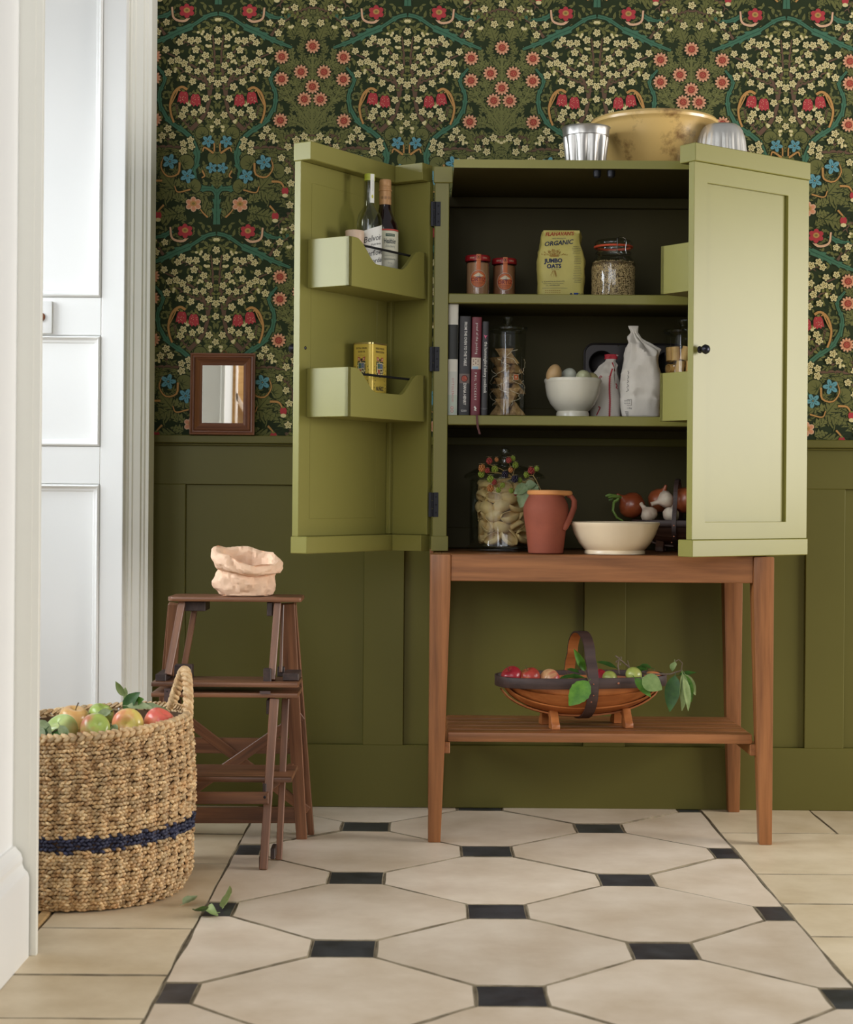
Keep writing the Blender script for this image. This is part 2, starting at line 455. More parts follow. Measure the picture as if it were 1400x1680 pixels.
def blossom(x, y, r=23, rot=None):
    rot = rnd.uniform(0, 6.28) if rot is None else rot
    el(11, DK, x, y, r * 1.12, r * 1.12, 0, 10)
    for k in range(5):
        a = rot + k * 2 * math.pi / 5
        el(12, CR, x + r * .6 * math.cos(a), y + r * .6 * math.sin(a), r * .46, r * .37, a, 8)
        el(13, CRD, x + r * .5 * math.cos(a), y + r * .5 * math.sin(a), r * .2, r * .13, a, 6)
    el(13, CRD, x, y, r * .2, r * .2, 0, 7); el(14, BUD, x, y, r * .09, r * .09, 0, 5)
def bud(x, y, a=0):
    el(11, BUD, x, y, 15, 9, a, 7); el(12, CR, x + 8 * math.cos(a), y + 8 * math.sin(a), 9, 8, a, 7)
def daisy(x, y, r=40):
    el(11, DK, x, y, r * 1.1, r * 1.1, 0, 14)
    ro = rnd.uniform(0, 1)
    for k in range(12):
        a = ro + k * math.pi / 6
        el(12, DA, x + r * .7 * math.cos(a), y + r * .7 * math.sin(a), r * .36, r * .185, a, 8)
        el(13, PK, x + r * .84 * math.cos(a), y + r * .84 * math.sin(a), r * .15, r * .11, a, 6)
    el(13, DK, x, y, r * .52, r * .52, 0, 12); el(14, DAC, x, y, r * .47, r * .47, 0, 12)
    for k in range(9):
        a = k * 2.4; q = r * .4 * math.sqrt(k / 9)
        el(15, DA, x + q * math.cos(a), y + q * math.sin(a), 2.2, 2.2, 0, 4)
def bell(x, y, a=0):
    el(10, DK, x, y, 34, 42, 0, 12)
    body = [(-16, 32), (16, 32), (26, 14), (29, -14), (30, -34), (20, -27), (11, -40), (0, -30), (-11, -40), (-20, -27), (-30, -34), (-29, -14), (-26, 14)]
    pp(12, RE, [(x + p * math.cos(a) - q * math.sin(a), y + p * math.sin(a) + q * math.cos(a)) for p, q in body])
    for k in range(26):
        el(13, PK if k % 2 else DAC, x + rnd.uniform(-22, 22), y + rnd.uniform(-26, 24), 2.4, 2.4, 0, 4)
    el(13, BUD, x, y + 36, 9, 7, 0, 6)
def bluet(x, y, r=38, rot=0.3):
    el(11, DK, x, y, r * .95, r * .95, 0, 12)
    for k in range(5):
        a = rot + k * 2 * math.pi / 5
        el(12, BL, x + r * .58 * math.cos(a), y + r * .58 * math.sin(a), r * .46, r * .3, a, 8)
        el(13, TED, x + r * .45 * math.cos(a), y + r * .45 * math.sin(a), r * .2, r * .04, a, 5)
    el(14, DK, x, y, r * .15, r * .15, 0, 7); el(15, CR, x, y, r * .07, r * .07, 0, 5)
def rose(x, y, r, c1, c2, c3):
    el(11, DK, x, y, r * 1.08, r * 1.02, 0, 14)
    for k in range(6):
        a = k * math.pi / 3 + .5
        el(12, c1, x + r * .62 * math.cos(a), y + r * .55 * math.sin(a), r * .42, r * .36, a, 8)
        el(13, c2, x + r * .6 * math.cos(a), y + r * .54 * math.sin(a), r * .3, r * .24, a, 8)
    el(14, c3, x, y + r * .08, r * .42, r * .36, 0, 10); el(15, CRD, x, y + r * .08, r * .2, r * .16, 0, 8)
def roundleaf(x, y, r, a):
    n = 16; pts = []
    for i in range(n):
        t = a + 2 * math.pi * i / n; q = r * (1 - 0.45 * max(0, math.cos(t - a - math.pi)) ** 6)
        pts.append((x + q * math.cos(t), y + q * math.sin(t)))
    el(7, DK, x, y, r * 1.1, r * 1.1, 0, 14); pp(8, OL, pts)
    for k in range(-2, 3):
        t = a + k * .75; bx, by = x - r * .4 * math.cos(a), y - r * .4 * math.sin(a)
        pp(9, OLD, [(bx - 3 * math.sin(t), by + 3 * math.cos(t)), (bx + r * .95 * math.cos(t), by + r * .95 * math.sin(t)), (bx + 3 * math.sin(t), by - 3 * math.cos(t))])
def sweep(pts, w0, w1, lobes=6, layer=5):
    """long teal leaf with a lobed edge and dark veins"""
    stroke(layer, DK, pts, w0 * 1.25 + 8, w1 * 1.25 + 6)
    cs = stroke(layer + 1, TE, pts, w0, w1, 18); n = len(cs)
    for i in range(1, lobes + 1):
        k = int(i * (n - 2) / (lobes + 0.6)); a, b = cs[k], cs[k + 1]; d = (b - a).normalized(); ang = math.atan2(d.y, d.x)
        t = k / n; q = (w0 + (w1 - w0) * t)
        for sg in (1, -1):
            leaf(layer + .25, a.x, a.y, ang + sg * 0.55, q * 1.45, q * .36, TE, None, 2, .3, 0, False)
    stroke(layer + 2, TED, pts, max(3, w0 * .1), 2, 14)
    for i in range(2, n - 2, 3):
        a = cs[i]; d = (cs[i + 1] - a).normalized(); nn = Vector((-d.y, d.x)); q = (w0 + (w1 - w0) * i / n) * .42
        for sg in (1, -1):
            e = a + d * 26 + nn * q * sg
            pp(layer + 3, TED, [tuple(a), tuple(e), tuple(a + d * 2.2)])
rnd = random.Random(11)
NEG = lambda *pts: [(u, -v) for u, v in pts]
# background foliage
cell = []
tries = 0
while tries < 5000 and len(cell) < 290:
    tries += 1
    u, v = rnd.uniform(-10, 547), rnd.uniform(0, 1267)
    woods_ = (v < 720 and u < 330)
    dmin = 34 if woods_ else 44
    if all((u - a) ** 2 + min(abs(v - b), 1267 - abs(v - b)) ** 2 > dmin ** 2 for a, b in cell):
        cell.append((u, v))
for u, v in cell:
    woods_ = (v < 720 and u < 330)
    a = rnd.uniform(0, 6.28) if woods_ else math.atan2(1, (u - 537) / 260 if u > 300 else (u + 40) / 200) + rnd.uniform(-.8, .8)
    if woods_:
        leaf(1, u, -v, a, rnd.uniform(28, 44), rnd.uniform(7, 11), rnd.choice((OL, BUD, OL, OL2)), OLD, 2, .1)
        leaf(1, u, -v, a + 1.9, rnd.uniform(22, 34), rnd.uniform(6, 9), OL, None, 2, .1)
    else:
        leaf(rnd.uniform(0, 2), u, -v, a, rnd.uniform(75, 120), rnd.uniform(26, 38), rnd.choice((OL, OL, OL2)), OLD, 4, .75, rnd.uniform(-.15, .15))
# branches of the blossom tree
for pts, a, b in (([(150, 745), (80, 668), (46, 560), (66, 460), (110, 400), (190, 350), (300, 300)], 26, 8), ([(46, 560), (30, 440), (18, 330), (30, 200)], 20, 7),
                  ([(62, 470), (140, 440), (220, 390), (285, 400)], 14, 6), ([(30, 400), (90, 300), (160, 250), (220, 230)], 14, 6), ([(90, 690), (160, 660), (230, 650)], 11, 5),
                  ([(150, 745), (220, 660), (240, 600)], 12, 5), ([(190, 850), (290, 840), (380, 850), (470, 800), (537, 770)], 16, 9), ([(290, 840), (270, 780), (310, 760)], 11, 5),
                  ([(380, 850), (400, 780), (440, 760)], 11, 5), ([(300, 200), (350, 140), (430, 70), (490, 45), (537, 40)], 17, 10), ([(350, 140), (300, 120)], 9, 5), ([(430, 70), (400, 20)], 9, 5),
                  ([(430, 70), (480, 110)], 9, 5), ([(370, 910), (430, 960), (440, 1060)], 12, 6), ([(430, 1200), (400, 1240), (330, 1300)], 11, 5)):
    stroke(4, DK, NEG(*pts), a + 6, b + 6, 16); cs = stroke(5, BR, NEG(*pts), a, b, 16)
    for i in range(2, len(cs) - 1, 2):
        d = (cs[i + 1] - cs[i]).normalized(); nn = Vector((-d.y, d.x)) * rnd.choice((1, -1)); q = cs[i]
        pp(5, BR, [tuple(q - d * 6), tuple(q + nn * rnd.uniform(16, 30) + d * 12), tuple(q + d * 6)])
        leaf(7, q.x, q.y, math.atan2(-nn.y, -nn.x) + rnd.uniform(-.6, .6), 30, 8, rnd.choice((BUD, OL)), OLD, 2, .1)
# daisy stems and leaves round the second axis
for pts, a, b in (([(537, 800), (537, 600), (537, 430), (537, 270)], 15, 8), ([(534, 700), (498, 640), (492, 570)], 9, 6), ([(534, 640), (480, 560), (440, 470), (472, 410)], 9, 6),
                  ([(534, 720), (440, 600), (390, 520), (364, 455)], 9, 6), ([(534, 770), (450, 700), (357, 690)], 9, 6), ([(536, 460), (460, 380), (366, 325)], 9, 6)):
    ONCE[0] = pts[1][0] == 537
    cs = stroke(5, OL2, NEG(*pts), a, b, 14); ONCE[0] = False
    for i in range(1, len(cs) - 2, 2):
        d = (cs[i + 1] - cs[i]).normalized(); ang = math.atan2(d.y, d.x)
        for sg in (1, -1):
            leaf(3, cs[i].x, cs[i].y, ang + sg * .75, rnd.uniform(55, 85), rnd.uniform(15, 22), OL2, OLD, 3, .75, sg * -.15)
# big olive leaves low in the repeat
for u, v, a, l, wd in ((60, 1235, 1.0, 150, 46), (20, 1190, .35, 130, 40), (230, 1075, -.5, 150, 50), (240, 1090, .9, 140, 46), (220, 1230, -.2, 170, 52), (300, 1150, -.9, 150, 48), (420, 1120, 1.4, 150, 46),
                       (470, 1200, 2.2, 140, 44), (520, 1010, 1.57, 130, 44), (500, 900, 2.4, 120, 40), (537, 1240, 1.57, 150, 48), (330, 1060, .5, 110, 38), (40, 1130, 1.2, 110, 34), (430, 200, 1.1, 130, 40), (500, 230, 1.9, 120, 38)):
    ONCE[0] = u == 537
    leaf(3.5, u, -v, a, l, wd, OL, OLD, 5, .72); ONCE[0] = False
# teal sweeping leaves
sweep(NEG((90, 1085), (140, 1000), (110, 900), (160, 780), (270, 700), (318, 620)), 34, 20, 6)
sweep(NEG((318, 640), (330, 540), (300, 450), (345, 380)), 22, 12, 4)
sweep(NEG((150, 150), (230, 185), (310, 225), (420, 268)), 40, 14, 4)
sweep(NEG((4, 75), (60, 90), (130, 135), (170, 160)), 22, 16, 2)
on_axis(sweep, NEG((0, 1290), (0, 1180), (0, 1085)), 40, 22, 3); sweep(NEG((4, 1110), (30, 1085), (95, 1085)), 22, 26, 2)
sweep(NEG((250, 60), (300, 90), (380, 100), (420, 60)), 26, 10, 3)
# arched golden stems
for pts, a, b in (([(172, 515), (205, 500), (245, 530), (268, 600), (262, 660), (246, 705)], 15, 11), ([(200, 545), (220, 515), (236, 545), (262, 600)], 9, 6), ([(212, 935), (220, 1000), (280, 1015), (318, 960), (300, 900)], 12, 6),
                  ([(310, 1040), (360, 1045), (384, 1080)], 13, 9), ([(150, 1090), (220, 1105), (240, 1070)], 9, 6), ([(20, 880), (70, 848), (82, 870)], 12, 7), ([(16, 870), (20, 820), (60, 790)], 9, 6),
                  ([(84, 980), (70, 1010), (86, 1022)], 10, 6), ([(150, 80), (190, 120), (250, 105), (262, 40)], 16, 10), ([(300, 1180), (330, 1215), (334, 1238)], 11, 7), ([(50, 1250), (80, 1220), (100, 1190)], 10, 5)):
    stroke(9, DK, NEG(*pts), a + 6, b + 6, 12); stroke(10, GO if a < 15.5 else PK, NEG(*pts), a, b, 12)
for q in ((177, 935, 46, 2.6), (0, 905, 54, -1.57), (342, 980, 44, .6), (132, 1070, 42, 2.2), (87, 765, 38, 1.2)): ONCE[0] = q[0] == 0; roundleaf(q[0], -q[1], q[2], q[3]); ONCE[0] = False
for u, v in ((0, 478), (0, 552), (0, 700), (38, 455), (72, 408), (68, 565), (90, 498), (142, 468), (115, 410), (165, 400), (225, 345), (190, 365), (280, 418), (200, 450), (88, 632), (132, 648), (185, 630), (200, 665),
             (38, 660), (280, 740), (255, 780), (312, 782), (152, 805), (192, 825), (145, 843), (192, 868), (365, 905), (402, 975), (402, 840), (448, 800), (492, 778), (415, 1175), (0, 170), (0, 235), (57, 212), (113, 230),
             (152, 232), (193, 212), (217, 242), (295, 285), (70, 318), (150, 335), (40, 375), (265, 352), (492, 125), (360, 122), (292, 128), (342, 185), (434, 38), (537, 8), (125, 285), (236, 300), (420, 1050), (455, 860)):
    ONCE[0] = u in (0, 537); blossom(u, -v, rnd.uniform(20, 23)); ONCE[0] = False
for u, v in ((0, 118), (55, 265), (412, 148), (382, 58), (90, 355), (240, 395), (36, 742), (110, 690), (520, 800), (95, 178), (160, 590), (330, 800)):
    for k in range(3): bud(u + rnd.uniform(-10, 10), -v + rnd.uniform(-10, 10), rnd.uniform(0, 6.28))
for u, v in ((537, 493), (472, 408), (362, 450), (357, 688), (492, 565), (537, 260), (362, 322)):
    ONCE[0] = u == 537; daisy(u, -v); ONCE[0] = False
bell(125, -573); bell(194, -558, .12)
for u, v, r in ((52, 812, 36), (30, 965, 32), (167, 1012, 42), (267, 930, 44)): bluet(u, -v, r, rnd.uniform(0, 1))
rose(132, -1175, 46, PK, DA, GO); rose(178, -62, 44, RE, RE, GO)
for u, v in ((332, 1240), (387, 1095)):
    el(11, RE, u, -v, 20, 26, 0, 9); el(12, CR, u, -v - 26, 17, 12, 0, 8); el(13, BUD, u, -v + 22, 9, 6, 0, 6)
UX, UZ = 0.276 / 537, 0.000506
PV = []; PF = []; PC = []
AX0, ZT0 = -0.618, 2.0605 + 560 * UZ
for kx in range(-1, 5):
    for kz in range(-1, 4):
        for sg in (1, -1):
            ox = AX0 + kx * 0.552; oz = ZT0 - kz * 1267 * UZ
            if oz < 0.95 or oz - 1267 * UZ > 2.62: continue
            for pi_, (lay, col, pts, once) in enumerate(polys):
                if once and sg < 0: continue
                cx = ox + sg * pts[0][0] * UX; cz = oz + pts[0][1] * UZ
                if cx < -0.81 or cx > 1.75 or cz < 1.0 or cz > 2.7: continue
                o = len(PV); y = YW - 0.0003 - lay * 0.00016 - (pi_ % 24) * 0.000002 - (0.000001 if sg < 0 else 0)
                PV += [(ox + sg * u * UX, y, oz + v * UZ) for u, v in pts]
                PF.append(tuple(range(o, o + len(pts)))); PC.append(col)
me = bpy.data.meshes.new('wallpaper_print'); me.from_pydata(PV, [], PF)
for m in PM: me.materials.append(m)
me.polygons.foreach_set('material_index', PC); me.update()
wpr = bpy.data.objects.new('wallpaper_print', me); COL.objects.link(wpr); wpr.parent = wall_back; wpr['kind'] = 'stuff'
# ---- left wall with a window towards the camera and a doorway towards the back
LX = -0.804
lw = MB()
lw.box(LX - 0.12, LX, 2.62, 3.40, 0, 2.75).box(LX - 0.12, LX, -0.6, 2.62, 0, 0.75).box(LX - 0.12, LX, -0.6, 2.62, 2.45, 2.75).box(LX - 0.12, LX, -1.0, -0.6, 0, 2.75)
structure(obj('wall_left', lw, WHITEWALL), 'white wall at the left with doorway')
lj = MB().box(-0.93, LX + 0.004, 4.80, YW, 0, 2.75)
structure(obj('wall_left', lj, WHITEWALL), 'white wall return beyond the doorway')
wf = MB()
for z0, z1 in ((0.75, 0.80), (2.40, 2.45), (1.58, 1.62)): wf.box(LX - 0.1, LX + 0.012, -0.6, 2.62, z0, z1)
for y0, y1 in ((2.54, 2.66), (-0.6, -0.54), (0.45, 0.48), (1.5, 1.53)): wf.box(LX - 0.1, LX + 0.012, y0, y1, 0.75, 2.45)
structure(obj('window_1', wf, wood('pale_window_wood', (190, 150, 92), (164, 120, 66)), bev=0.003), 'pale wooden window frame in the left wall')
prof = [(0, 0), (0.034, 0), (0.034, 0.155), (0.031, 0.165), (0.024, 0.172), (0.020, 0.182), (0.021, 0.192), (0.017, 0.203), (0.010, 0.210), (0.006, 0.216), (0, 0.216)]
sk = MB().prism(prof, -0.6, 3.392, lambda a, b, h: (LX + a, h, b))
structure(obj('baseboard_left', sk, WHITE, smooth=25), 'white moulded skirting along the left wall')
ar = MB().box(-0.93, -0.7585, 3.40, 3.41, 0.0, 2.75).box(-0.772, -0.757, 3.399, 3.414, 0, 2.75)
structure(obj('trim_3', ar, TRIMW, bev=0.001), 'off-white doorway edge board at the left')
pr = [(-0.846, 4.762), (-0.828, 4.762), (-0.826, 4.768), (-0.821, 4.768), (-0.818, 4.773), (-0.811, 4.774), (-0.808, 4.781), (-0.805, 4.782),
      (-0.790, 4.787), (-0.787, 4.797), (-0.782, 4.799), (-0.778, 4.806), (-0.770, 4.809), (-0.770, 4.90), (-0.781, 4.915), (-0.781, 4.935), (-0.80, 4.94), (-0.80, 5.04), (-0.846, 5.04)]
a3 = MB().prism(pr, 0.0, 2.75, lambda a, b, h: (a, b, h))
structure(obj('trim_4', a3, TRIMW, smooth=20), 'off-white moulded architrave beside the wallpaper')
# ---- white panelled door, seen through the doorway
dY = 4.745
dxr = P(205, 600, dY).x
xi = P(167, 600, dY).x; xm = P(154, 600, dY).x
z1, z2, z3, z4 = P(150, 489, dY).z, P(150, 551, dY).z, P(150, 733, dY).z, P(150, 794, dY).z
dx0 = dxr - 0.78
db = MB().box(dx0, dxr, dY, dY + 0.035, 0.012, 2.4)
door = structure(obj('door_1', db, WHITE, bev=0.002), 'white panelled door seen through the doorway')
fr = lambda n, x0, x1, za, zb: obj(n, MB().box(x0, x1, dY - 0.012, dY + .001, za, zb), WHITE, door, bev=0.002)
fr('door_stile', xi, dxr, 0.012, 2.4); fr('door_stile', dx0, dx0 + 0.11, 0.012, 2.4)
for za, zb in ((z2, z1), (z4, z3), (0.012, 0.2), (2.28, 2.4)): fr('door_rail', dx0 + 0.11, xi, za, zb)
for za, zb in ((z1, 2.28), (z3, z2), (0.2, z4)):
    m = MB(); wd = xi - xm; o = [(dx0 + .11, za), (xi, za), (xi, zb), (dx0 + .11, zb)]; ii = [(dx0 + .11 + wd, za + wd), (xm, za + wd), (xm, zb - wd), (dx0 + .11 + wd, zb - wd)]
    def ringat(t, y): return [(a[0] + (b[0] - a[0]) * t, y, a[1] + (b[1] - a[1]) * t) for a, b in zip(o, ii)]
    rg = [ringat(0, dY - .004), ringat(.12, dY - .016), ringat(.3, dY - .019), ringat(.42, dY - .010), ringat(.6, dY - .004), ringat(.85, dY - .003), ringat(1, dY + .0005)]
    for a, b in zip(rg[:-1], rg[1:]): m.add(a + b, [(i, (i + 1) % 4, 4 + (i + 1) % 4, 4 + i) for i in range(4)])
    obj('panel_moulding', m, WHITE, door, smooth=20)
lk = P(86, 494, dY - .02); lk2 = P(40, 547, dY - .02)
pl = obj('lock_plate', MB().box(lk2.x, lk.x, dY - .024, dY - .0118, lk2.z, lk.z), WHITE, door, bev=0.003)
kh = P(67, 520, dY - .024)
BRASS = mat('aged_brass', C(150, 92, 62), 0.35, 0.9)
esc = MB().lathe([(0.0001, .004), (.006, .006), (.012, .004), (.0125, 0), (.0125, -.004)], 16, (kh.x, dY - .0245, kh.z), 0, None, Matrix.Rotation(math.pi / 2, 3, 'X')).box(kh.x - .002, kh.x + .002, dY - .032, dY - .026, kh.z - .006, kh.z + .003, 1)
obj('keyhole', esc, [BRASS, IRON], door)
# ================================================================== STAND AND CUPBOARD
ZT, XL, XR, YF, YB = 0.755, 0.0108, 0.9106, 4.538, 5.040
stand = thing('wooden_stand', 'oiled oak stand with four tapered legs under the green cupboard', 'stand', ((XL + XR) / 2, 4.79, 0))
SO = stand.location
def leg(x0, sx, y0, sy):
    """square leg; the faces towards the middle taper in below the apron"""
    t, b, zt_, zb = 0.054, 0.033, 0.66, 0.0
    mb = MB()
    for zz, wd in ((ZT - 0.001, t), (zt_, t), (0.0, b)): pass
    R = [(ZT - .002, t), (zt_, t), (0.3, t - (t - b) * .5), (0.0, b)]
    vs = []
    for zz, wd in R:
        xa, xb = sorted((x0, x0 + sx * wd)); ya, yb = sorted((y0, y0 + sy * wd))
        vs += [(xa, ya, zz), (xb, ya, zz), (xb, yb, zz), (xa, yb, zz)]
    fs = [(3, 2, 1, 0), tuple(range(4 * len(R) - 4, 4 * len(R)))]
    for i in range(len(R) - 1):
        for k in range(4): fs.append((4 * i + k, 4 * i + (k + 1) % 4, 4 * i + 4 + (k + 1) % 4, 4 * i + 4 + k))
    # build with length on local X so that the grain runs down the leg
    cx, cy = x0 + sx * t / 2, y0 + sy * t / 2
    M = Matrix(((0, 0, 1), (0, 1, 0), (-1, 0, 0))).to_4x4()
    loc = [M.inverted() @ (Vector(v) - Vector((cx, cy, 0))) for v in vs]
    mb.add(loc, fs); M.translation = Vector((cx, cy, 0)) - SO
    obj('leg', mb, OAK, stand, None, M, 0.0035)
for x0, sx in ((XL, 1), (XR, -1)):
    leg(x0, sx, YF, 1); leg(x0, sx, YB, -1)
bar = lambda n, p0, p1, wd, th, up=(0, 0, 1), bv=.002: beam(n, p0, p1, wd, th, OAK, stand, up, bv, org=SO)
za = 0.6825
for y in (YF + .015, YB - .02): bar('apron', (XL + .054, y, (ZT + za) / 2), (XR - .054, y, (ZT + za) / 2), 0.022, ZT - za - .002)
for x in (XL + .02, XR - .02): bar('apron', (x, YF + .054, (ZT + za) / 2), (x, YB - .054, (ZT + za) / 2), 0.022, ZT - za - .002)
bar('stand_top', (XL + .03, (YF + YB) / 2, ZT - .009), (XR - .03, (YF + YB) / 2, ZT - .009), YB - YF - .055, .016)
for k in range(5):
    y = YF + .022 + k * .0745 + .032
    bar('shelf_slat', (XL + .05, y, .2856 - .0125), (XR - .05, y, .2856 - .0125), .064, .025, bv=.004)
for x in (XL + .045, XR - .045): bar('stretcher', (x, YF + .02, .245), (x, YB - .02, .245), .022, .03)
# ---- cupboard carcass
CX0, CX1, CY0, CY1, CZ1 = 0.0165, 0.9045, 4.70, 5.036, 1.795
cup = thing('larder_cupboard', 'sage green larder cupboard with both doors open, standing on the oak stand', 'cupboard', ((CX0 + CX1) / 2, 4.87, ZT))
KO = cup.location
def cp(n, x0, x1, y0, y1, z0, z1, bv=.0015, m=GREEN): return obj(n, MB().box(x0, x1, y0, y1, z0, z1), m, cup, KO, None, bv)
ZS = ZT + .0015
for x0, x1 in ((CX0, CX0 + .018), (CX1 - .018, CX1)):
    m = MB().box(x0, x1, CY0 + .02, CY1, ZS, CZ1 - .012)
    inner = 3 if x0 < .4 else 5
    m.m[inner] = 1
    obj('side_panel', m, [GREEN, INSIDE], cup, KO)
cp('back_panel', CX0 + .018, CX1 - .018, CY1 - .012, CY1, ZS, CZ1 - .03, m=INSIDE)
cp('stile', CX0, .0552, CY0, CY0 + .02, ZS, CZ1); cp('stile', CX1 - .0387, CX1, CY0, CY0 + .02, ZS, CZ1)
TZ0, TZ1 = 1.768, 1.790
m = MB().box(.0655, .856, 4.56, CY1, TZ0, TZ1); m.m[0] = 1
obj('top_board', m, [GREEN, INSIDE], cup, KO)
cp('top_block', .0125, .0645, CY0 - .008, CY0 - .0005, 1.752, CZ1 + .001); cp('top_block', .857, .909, CY0 - .008, CY0 - .0005, 1.752, CZ1 + .001)
cp('foot_block', .0125, .0595, CY0 - .008, CY0 - .0005, ZS, .797); cp('foot_block', .862, .909, CY0 - .008, CY0 - .0005, ZS, .797)
cp('back_rail', .036, .885, CY1 - .034, CY1 - .0125, 1.738, TZ0 - .0005, m=INSIDE)
cp('back_rail', .036, .885, CY1 - .03, CY1 - .0125, ZS, .815, m=INSIDE)
S1, S2 = 1.454, 1.1247
cp('shelf', .036, .885, CY0 + .0215, CY1 - .0125, S1 - .026, S1, .002, INSIDE); cp('shelf', .036, .885, CY0 + .0215, CY1 - .0125, S2 - .0265, S2, .002, INSIDE)
for s in (S1, S2):
    cp('shelf_lip', .0556, .8655, CY0 + .002, CY0 + .0212, s - .026, s, .002)
    cp('shelf_batten', .036, .885, CY1 - .024, CY1 - .0125, s + .0003, s + .036, m=INSIDE)
for px in (980, 1003):
    q = P(px, 283, 4.585)
    m = MB().lathe([(.0001, -.012), (.006, -.0115), (.0095, -.008), (.0105, 0), (.0105, .008)], 16, (q.x, 4.585, TZ0 - .0085))
    obj('catch', m, IRON, cup, KO)
HB = mat('black_hinge_metal', C(34, 34, 40), 0.5, 0.5)
for ya, yb in ((331, 371), (569, 609), (808, 848)):
    zA, zB = P(715, ya, 4.70).z, P(715, yb, 4.70).z
    m = MB().box(.0185, .032, CY0 - .0025, CY0 - .0003, zB, zA).box(.006, .0135, CY0 - .003, CY0 + .012, zB, zA)
    for k in range(3): m.tube([(.0158, CY0 - .004, zB + (zA - zB) * k / 3 + .0006), (.0158, CY0 - .004, zB + (zA - zB) * (k + 1) / 3 - .0006)], .0032, 10)
    for k in (.18, .5, .82): m.ball((.0258, CY0 - .0026, zB + (zA - zB) * k), (.0024, .0008, .0024), 8, 4)
    obj('hinge', m, HB, cup, KO)
# ---- the two box doors
DZ0, DH, WF, PD = 0.753, 1.050, 0.433, 0.146
KNOB = mat('dark_steel_knob', C(52, 52, 58), 0.3, 0.9)
def box_door(C0, ang, sg, p):
    """local x = sg * distance from the outer corner, local y = inwards, z up"""
    M = T((C0[0], C0[1], DZ0)) @ Matrix.Rotation(ang, 4, 'Z')
    Mr = T(-KO) @ M
    B = lambda mb, u0, u1, n0, n1, z0, z1: mb.box(sg * u0, sg * u1, n0, n1, z0, z1)
    # one seamless frame: stiles and rails round the panel opening
    f = MB(); us = [0, .083, .385, WF]; zs_ = [.047, .092, .953, 1.003]; vs = []; fs = []
    for n_ in (0, .02):
        for z in zs_:
            for u in us: vs.append((sg * u, n_, z))
    for a in range(3):
        for b in range(3):
            if a == 1 and b == 1: continue
            q = b * 4 + a; fs += [(q, q + 1, q + 5, q + 4), (16 + q, 16 + q + 4, 16 + q + 5, 16 + q + 1)]
    for e0, e1 in ((0, 1), (1, 2), (2, 3), (3, 7), (7, 11), (11, 15), (15, 14), (14, 13), (13, 12), (12, 8), (8, 4), (4, 0), (5, 6), (6, 10), (10, 9), (9, 5)):
        fs.append((e0, 16 + e0, 16 + e1, e1))
    f.add(vs, fs)
    d = obj('door', f, GREEN, cup, None, Mr, .001)
    S = lambda n, u0, u1, n0, n1, z0, z1, bv=.0012: obj(n, B(MB(), u0, u1, n0, n1, z0, z1), GREEN, d, None, None, bv)
    S('door_panel', .083, .385, .009, .01995, .092, .953, 0)
    S('top_rail', -.001, WF + .001, -.004, .052, 1.0035, DH, .0018); S('bottom_rail', -.001, WF + .001, -.004, .048, 0.003, .0465, .0018)
    S('side_panel', 0, .02, .0205, p, .047, 1.003); S('side_rail', -.001, .05, .0525, p - .004, 1.0035, DH); S('side_rail', -.001, .044, .0485, p - .004, .003, .0465)
    S('corner_batten', .0205, .034, .0205, .034, .048, 1.002)
    for zb, nm in ((1.4346 - DZ0, 'top'), (1.1045 - DZ0, 'low')):
        e0, e1, t, hh, n0, n1 = WF - .02 - .393 + .02, WF - .031, .012, .125, .0205, .15
        m = MB()
        B(m, e1 - t, e1, n0, n1, zb, zb + hh); B(m, e0, e0 + t, n0, n1, zb, zb + hh); B(m, e0 + t, e1 - t, n0, n1 - t, zb, zb + t)
        # scooped front board
        L = e1 - e0; out = [(0, 0), (L, 0), (L, hh)]
        def sc(a):
            s0, s1, s2, s3 = .032, .130, .238, .330
            if a <= s0 or a >= s3: return hh
            k = (a - s0) / (s1 - s0) if a < s1 else ((s3 - a) / (s3 - s2) if a > s2 else 1)
            return hh - .058 * (0.5 - 0.5 * math.cos(math.pi * min(1, k)))
        K = 40
        out += [(L - a, sc(a)) for a in [.02 + (L - .04) * i / K for i in range(K + 1)]] + [(0, hh)]
        m.prism([(e1 - (L - a), h) for a, h in out], n1 - t, n1, lambda a, b, h: (sg * a, h, zb + b))
        obj('door_rack', m, GREEN, d, None, None, .0008, 30)
        r = MB().tube([(sg * (e0 + t), n1 - t - .004, zb + .112), (sg * (e1 - t), n1 - t - .004, zb + .112)], .0032, 8)
        obj('rack_rail', r, IRON, d)
    kz = P(1154, 575, 4.42).z - DZ0
    k = MB().lathe([(.0001, .030), (.006, .0295), (.0105, .026), (.0125, .020), (.0105, .014), (.006, .010), (.005, .004), (.009, .001), (.009, 0)], 20, (sg * (WF - .024), 0, kz), 0, None, Matrix.Rotation(math.pi / 2, 3, 'X'))
    obj('knob', k, KNOB, d)
    s = MB().ball((sg * (WF - .024), .0205, kz), (.0045, .0025, .0045), 10, 6)
    obj('knob_screw', s, KNOB, d)
    return M
CL = (-.1106, 4.7955); AL = math.atan2(-.844, -.536)
CRr = (1.017, 4.642); AR = math.atan2(.598, .801)
ML = box_door(CL, AL, 1, PD); MR = box_door(CRr, AR, -1, .130)
def inL(u, n, z): return ML @ Vector((WF - u, n, z - DZ0))       # u measured from the free edge
def inR(u, n, z): return MR @ Vector((-(WF - u), n, z - DZ0))
